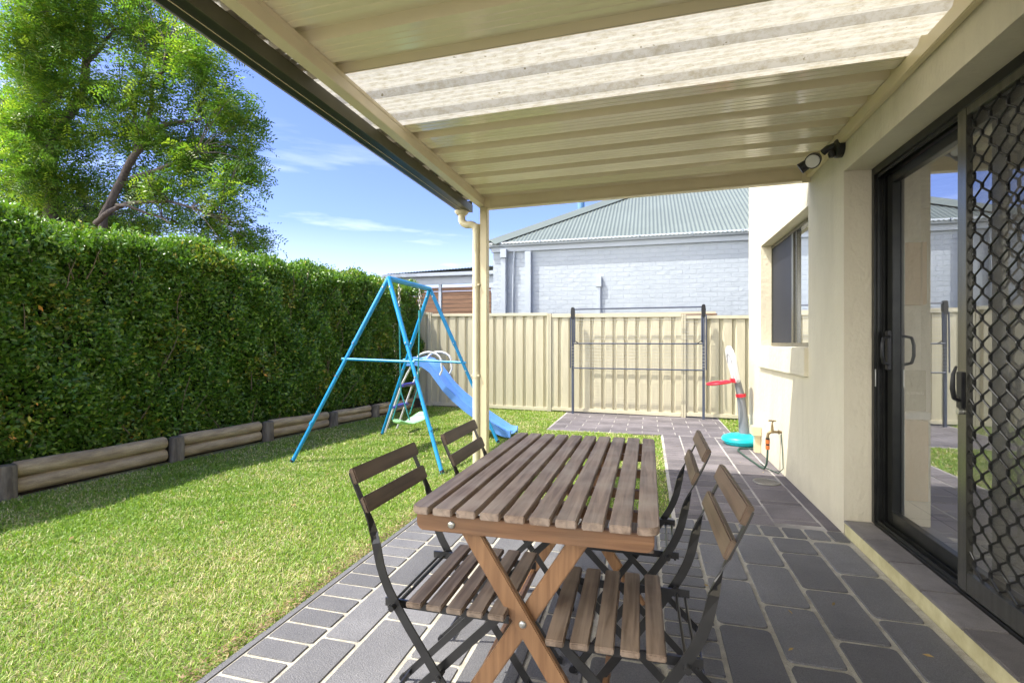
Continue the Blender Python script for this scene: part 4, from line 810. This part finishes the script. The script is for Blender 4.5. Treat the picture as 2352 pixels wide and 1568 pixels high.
def onleg(tp, ft, z): ft = Vector(ft); t = (tp.z-z)/(tp.z-ft.z); return tp.lerp(ft, t)
mb = MB(); a = onleg(T1, (-3.295, 4.10, 0), .975); b = onleg(T1, (-1.734, 4.09, 0), .955); e = (b-a).normalized(); mb.tube([a-e*.04, b+e*.03], .0135, 10); mb.build('cross_bar', M['blue'], sw, smooth=True)
mb = MB(); a = onleg(T2, (-3.20, 5.62, 0), .93); b = onleg(T2, (-1.657, 5.53, 0), .905); e = (b-a).normalized(); mb.tube([a-e*.04, b+e*.04], .0135, 10); mb.build('cross_bar', M['blue'], sw, smooth=True)
for tp, ft in ((T1, (-3.295, 4.10, 0)), (T1, (-1.734, 4.09, 0)), (T2, (-3.20, 5.62, 0)), (T2, (-1.657, 5.53, 0))):
    ft = Vector(ft)
    for t_ in (.05, .36, .54):
        q = tp.lerp(ft, t_); MB().tube([q+Vector((0, -.03, 0)), q+Vector((0, -.019, 0))], .007, 8).build('bolt', M['steel'], sw, smooth=True)
ss = top('hanging_swing', 'mint green plastic swing hanging on teal ropes from the blue frame', 'swing', (-2.5, 5.0, .3))
for y0 in (4.75, 5.24):
    yc = 4.79 if y0 < 5 else 5.19
    mb = MB(); mb.tube([(-2.5, y0, 1.50), (-2.5, yc, .62)], .008, 8); mb.tube([(-2.5, yc, .62), (-2.40, yc, .33)], .007, 8); mb.tube([(-2.5, yc, .62), (-2.60, yc, .33)], .007, 8); mb.tube([(-2.5, y0, 1.50), (-2.5, y0, 1.42)], .018, 10); mb.build('rope', M['teal'], ss, smooth=True)
    mb = MB()
    for k in range(5):
        c = Vector((-2.5, y0, 1.72-.045*k)); pl = [c+(Vector((math.cos(t)*.012, 0, math.sin(t)*.028)) if k % 2 else Vector((0, math.cos(t)*.012, math.sin(t)*.028))) for t in [2*math.pi*q/10 for q in range(10)]]; mb.tube(pl, .004, 6, closed=True)
    mb.build('chain', M['steel'], ss, smooth=True)
mb = MB(); n = 9; ring = []
Ys = [4.70+.6*k/(n-1) for k in range(n)]
wv = [.05, .085, .10, .085, .075, .085, .10, .085, .05]; hv = [.335, .305, .285, .275, .272, .275, .285, .305, .335]
mb.sweep([(-2.5, Ys[k], hv[k]) for k in range(n)], lambda i: [Vector((wv[i]*math.cos(R(a)), 0, .016*math.sin(R(a)))) for a in range(0, 360, 30)]); mb.build('seat', M['mint'], ss, smooth=True)

# ------------------------------------------------------------------ slide
sl = top('garden_slide', 'blue wavy plastic slide with white ladder rails and loop handles behind the swing', 'slide', (-2.4, 5.9, 0))
cp_ = [(-2.93, .875), (-2.80, .885), (-2.70, .865), (-2.60, .80), (-2.52, .70), (-2.42, .575), (-2.30, .46), (-2.15, .345), (-2.0, .245), (-1.85, .15), (-1.74, .085), (-1.65, .055), (-1.57, .05)]
def sl_sec(i):
    hw = .165; wall = .075 if 0 < i < len(cp_)-2 else .05; t = .008
    q = [(-hw-.02, -.03), (-hw-.02, wall), (-hw, wall+.005), (-hw+.03, .012), (0, 0), (hw-.03, .012), (hw, wall+.005), (hw+.02, wall), (hw+.02, -.03), (hw-.01, -.03), (hw-.03, 0.0), (0, -.012), (-hw+.03, 0.0), (-hw+.01, -.03)]
    return [Vector((0, a, b)) for a, b in q]
MB().sweep([(x, 5.90, z) for x, z in cp_], sl_sec).build('chute', M['slide_blue'], sl, smooth=True)
for yv in (5.74, 6.06):
    MB().tube([(-2.86, yv, .84), (-2.98, yv, .62), (-3.22, yv-.0, .0)], .014, 10).build('ladder_rail', M['white_steel'], sl, smooth=True)
    ptsl = [(-2.78, yv, .88)]+[(-2.62-.17*math.cos(R(18*k)), yv, .90+.12*math.sin(R(18*k))) for k in range(0, 10)]+[(-2.44, yv, .80), (-2.47, yv, .74)]
    MB().tube(ptsl, .013, 10).build('handle', M['white_steel'], sl, smooth=True)
for xx, zz in ((-2.985, .60), (-3.09, .33)): MB().box(xx-.035, xx+.04, 5.72, 6.08, zz-.018, zz+.018).build('step', M['navy_step'], sl, bevel=.008)

# ------------------------------------------------------------------ clothes line
cl = top('clothes_line', 'folded slate grey clothes line frame on two posts in front of the fence', 'clothes line', (-1.175, 8.085, 0))
ORG[cl.name] = Vector((-1.175, 8.085, 0))
CY = 8.085
for xx in (-1.175, .79):
    MB().box(xx-.018, xx+.018, CY-.02, CY+.02, -.01, 1.66).build('post', M['slate_steel'], cl, bevel=.003)
    mb = MB(); mb.ext([(xx-.028, 1.52), (xx+.028, 1.52), (xx+.032, 1.63), (xx+.026, 1.685), (xx+.018, 1.705), (xx-.018, 1.705), (xx-.026, 1.685), (xx-.032, 1.63)], 1, CY-.03, CY+.03); mb.build('hinge_cap', M['black_plastic'], cl, bevel=.005)
for (zz, yo) in ((1.672, 0), (1.125, -.022), (.735, -.045)): MB().tube([(-1.165, CY+yo, zz), (.795, CY+yo, zz-.004)], .011, 10).build('frame_rail', M['slate_steel'], cl, smooth=True)
for (x0, x1, z0, yo) in ((-1.14, .765, 1.14, -.022), (-1.205, .825, .735, -.045)):
    for xx in (x0, x1): MB().tube([(xx, CY+yo, z0), (xx, CY+yo*.7, 1.55)], .010, 8).build('frame_arm', M['slate_steel'], cl, smooth=True)
for k, zz in enumerate([1.60, 1.55, 1.50, 1.45, 1.40, 1.35, 1.30, 1.25, 1.20]): MB().tube([(-1.13, CY-.02, zz), (-.2, CY-.021, zz-.004), (.76, CY-.02, zz)], .0022, 5).build('line', M['line_cord'], cl)
for k, zz in enumerate([1.07, 1.02, .97, .92, .87, .82, .78]): MB().tube([(-1.19, CY-.04, zz), (-.2, CY-.041, zz-.005), (.81, CY-.04, zz)], .0022, 5).build('line', M['line_cord'], cl)
for xx, s in ((-1.14, 1), (.765, -1)): MB().bar((xx, CY-.03, 1.17), (xx+s*.06, CY-.03, 1.13), .012, .012).build('corner_strut', M['black_plastic'], cl)

cl.rotation_euler = (0, 0, math.atan(-.062))

# ------------------------------------------------------------------ toy basketball hoop
hp = top('toy_basketball_hoop', 'toy basketball hoop with white board, red ring and turquoise round base by the wall', 'basketball hoop', (.99, 6.12, 0))
bx, by = 1.00, 6.12
MB().lathe([(.16, 0), (.175, .012), (.18, .035), (.205, .045), (.205, .07), (.19, .09), (.12, .115), (.06, .125)], (bx, by, 0), 32).build('base', M['turq'], hp, smooth=True)
pts = [(bx+.035, by, .07), (bx+.02, by, .3), (bx-.005, by, .545), (bx-.03, by, .66), (bx-.06, by, .80)]
MB().tube(pts, [.058, .05, .042, .038, .03], 16).build('pole', M['grey_plastic'], hp, smooth=True)
MB().tube([(bx-.002, by, .53), (bx-.006, by, .565)], .054, 18).build('collar', M['red'], hp, smooth=True)
# backboard: rounded slab facing -x, leaning
P = []
for k in range(25):
    a = R(180*k/24); P.append((.155*math.cos(a), .11+.16*math.sin(a)*1.1))
P += [(-.12, -.10), (-.08, -.13), (.08, -.13), (.12, -.10)]
n = len(P); c0 = Vector((bx-.075, by, .82)); up = Vector((-.22, 0, 1)).normalized(); sd_ = Vector((-.08, 1, 0)).normalized(); nv = up.cross(sd_)
mb = MB(); vs = [c0+sd_*a+up*b-nv*.02 for a, b in P]+[c0+sd_*a+up*b+nv*.02 for a, b in P]
mb.add(vs, [tuple(range(n))[::-1], tuple(range(n, 2*n))]+[(i, (i+1) % n, n+(i+1) % n, n+i) for i in range(n)]); mb.build('backboard', M['white_plastic'], hp, bevel=.008)
nvv = nv if nv.x < 0 else -nv
mb = MB(); q = [c0+nvv*.022+sd_*a*.62+up*(b*.62+.02) for a, b in P[:25]]; mb.tube(q, .004, 6); mb.build('board_outline', M['grey_plastic'], hp)
mb = MB(); rc = Vector((bx-.235, by-.03, .685)); mb.tube([rc+Vector((.125*math.cos(t), .125*math.sin(t), .018*math.cos(t))) for t in [2*math.pi*k/28 for k in range(28)]], .013, 10, closed=True); mb.box(bx-.115, bx-.05, by-.05, by+.03, .69, .735); mb.build('ring', M['red'], hp, smooth=True)

# ------------------------------------------------------------------ tap, hose, drain, conduit
tp = top('garden_tap', 'old brass garden tap with orange hose connector on the cream wall', 'tap', (1.12, 4.86, .35))
mb = MB(); mb.tube([(1.118, 4.86, .355), (1.06, 4.86, .355)], .011, 10); mb.tube([(1.10, 4.86, .355), (1.094, 4.86, .355)], .020, 12); mb.tube([(1.06, 4.86, .355), (1.03, 4.86, .352), (1.012, 4.86, .335), (1.008, 4.86, .30)], .012, 10); mb.tube([(1.045, 4.86, .355), (1.045, 4.86, .42)], [.014, .008], 10); mb.tube([(1.045, 4.86, .42), (1.045, 4.86, .45)], .005, 8); mb.build('tap_body', M['brass'], tp, smooth=True)
mb = MB(); mb.tube([(1.045, 4.825, .45), (1.045, 4.895, .45)], .006, 8); mb.tube([(1.015, 4.86, .452), (1.075, 4.86, .452)], .006, 8); mb.build('handle', M['brass'], tp, smooth=True)
mb = MB(); mb.tube([(1.008, 4.86, .30), (1.008, 4.86, .285)], .017, 12, mi=1); mb.tube([(1.008, 4.86, .285), (1.008, 4.86, .25)], .018, 12); mb.tube([(1.008, 4.86, .25), (1.008, 4.86, .235)], .016, 12, mi=1); mb.tube([(1.008, 4.86, .235), (1.008, 4.86, .20)], .017, 12); mb.build('hose_connector', [M['orange'], M['black_plastic']], tp, smooth=True)
hs = MB(); hs.tube([(1.008, 4.86, .20), (1.005, 4.855, .14), (1.0, 4.86, .07), (.99, 4.90, .02), (.975, 5.0, .012), (.945, 5.25, .012), (.915, 5.5, .012), (.90, 5.7, .012), (.93, 5.82, .012), (1.03, 5.84, .012), (1.08, 5.82, .012)], .0085, 10)
tag(hs.build('garden_hose', M['hose'], smooth=True), 'dark green hose hanging from the brass tap and lying along the wall foot', 'hose')
tag(MB().tube([(1.11, 4.84, .34), (1.112, 4.80, .2), (1.108, 4.76, .06), (1.08, 4.80, .01), (1.03, 4.95, .008), (1.01, 5.15, .008)], .004, 8).build('thin_cable', M['hose'], smooth=True), 'thin grey cable running down the wall beside the tap', 'cable')
dr = top('drain_grate', 'round dark metal drain grate set in the paving near the wall', 'drain', (.925, 4.50, 0))
mb = MB()
mb.tube([(.925+.098*math.cos(2*math.pi*k/32), 4.50+.098*math.sin(2*math.pi*k/32), .005) for k in range(32)], .006, 6, closed=True); mb.build('rim', M['iron'], dr)
MB().lathe([(.093, 0), (.093, .0012)], (.925, 4.50, .0035), 24).build('dark_hole_disc', M['black_plastic'], dr)  # flat black disc paints the shaded hole beneath the bars
mb = MB()
for k in range(-7, 8):
    hh = math.sqrt(max(.092**2-(k*.012)**2, 0)); mb.box(.925+k*.012-.0025, .925+k*.012+.0025, 4.5-hh, 4.5+hh, .005, .008)
mb.build('bars', M['iron'], dr)
cb = top('wall_conduit', 'cream conduit box and pipe at the foot of the far wall corner', 'conduit', (1.08, 5.75, 0))
MB().box(1.035, 1.118, 5.66, 5.80, .175, .27).build('box', M['cream_metal'], cb, bevel=.006)
MB().box(1.06, 1.118, 5.69, 5.77, -.01, .175).build('pipe', M['cream_metal'], cb, bevel=.004)
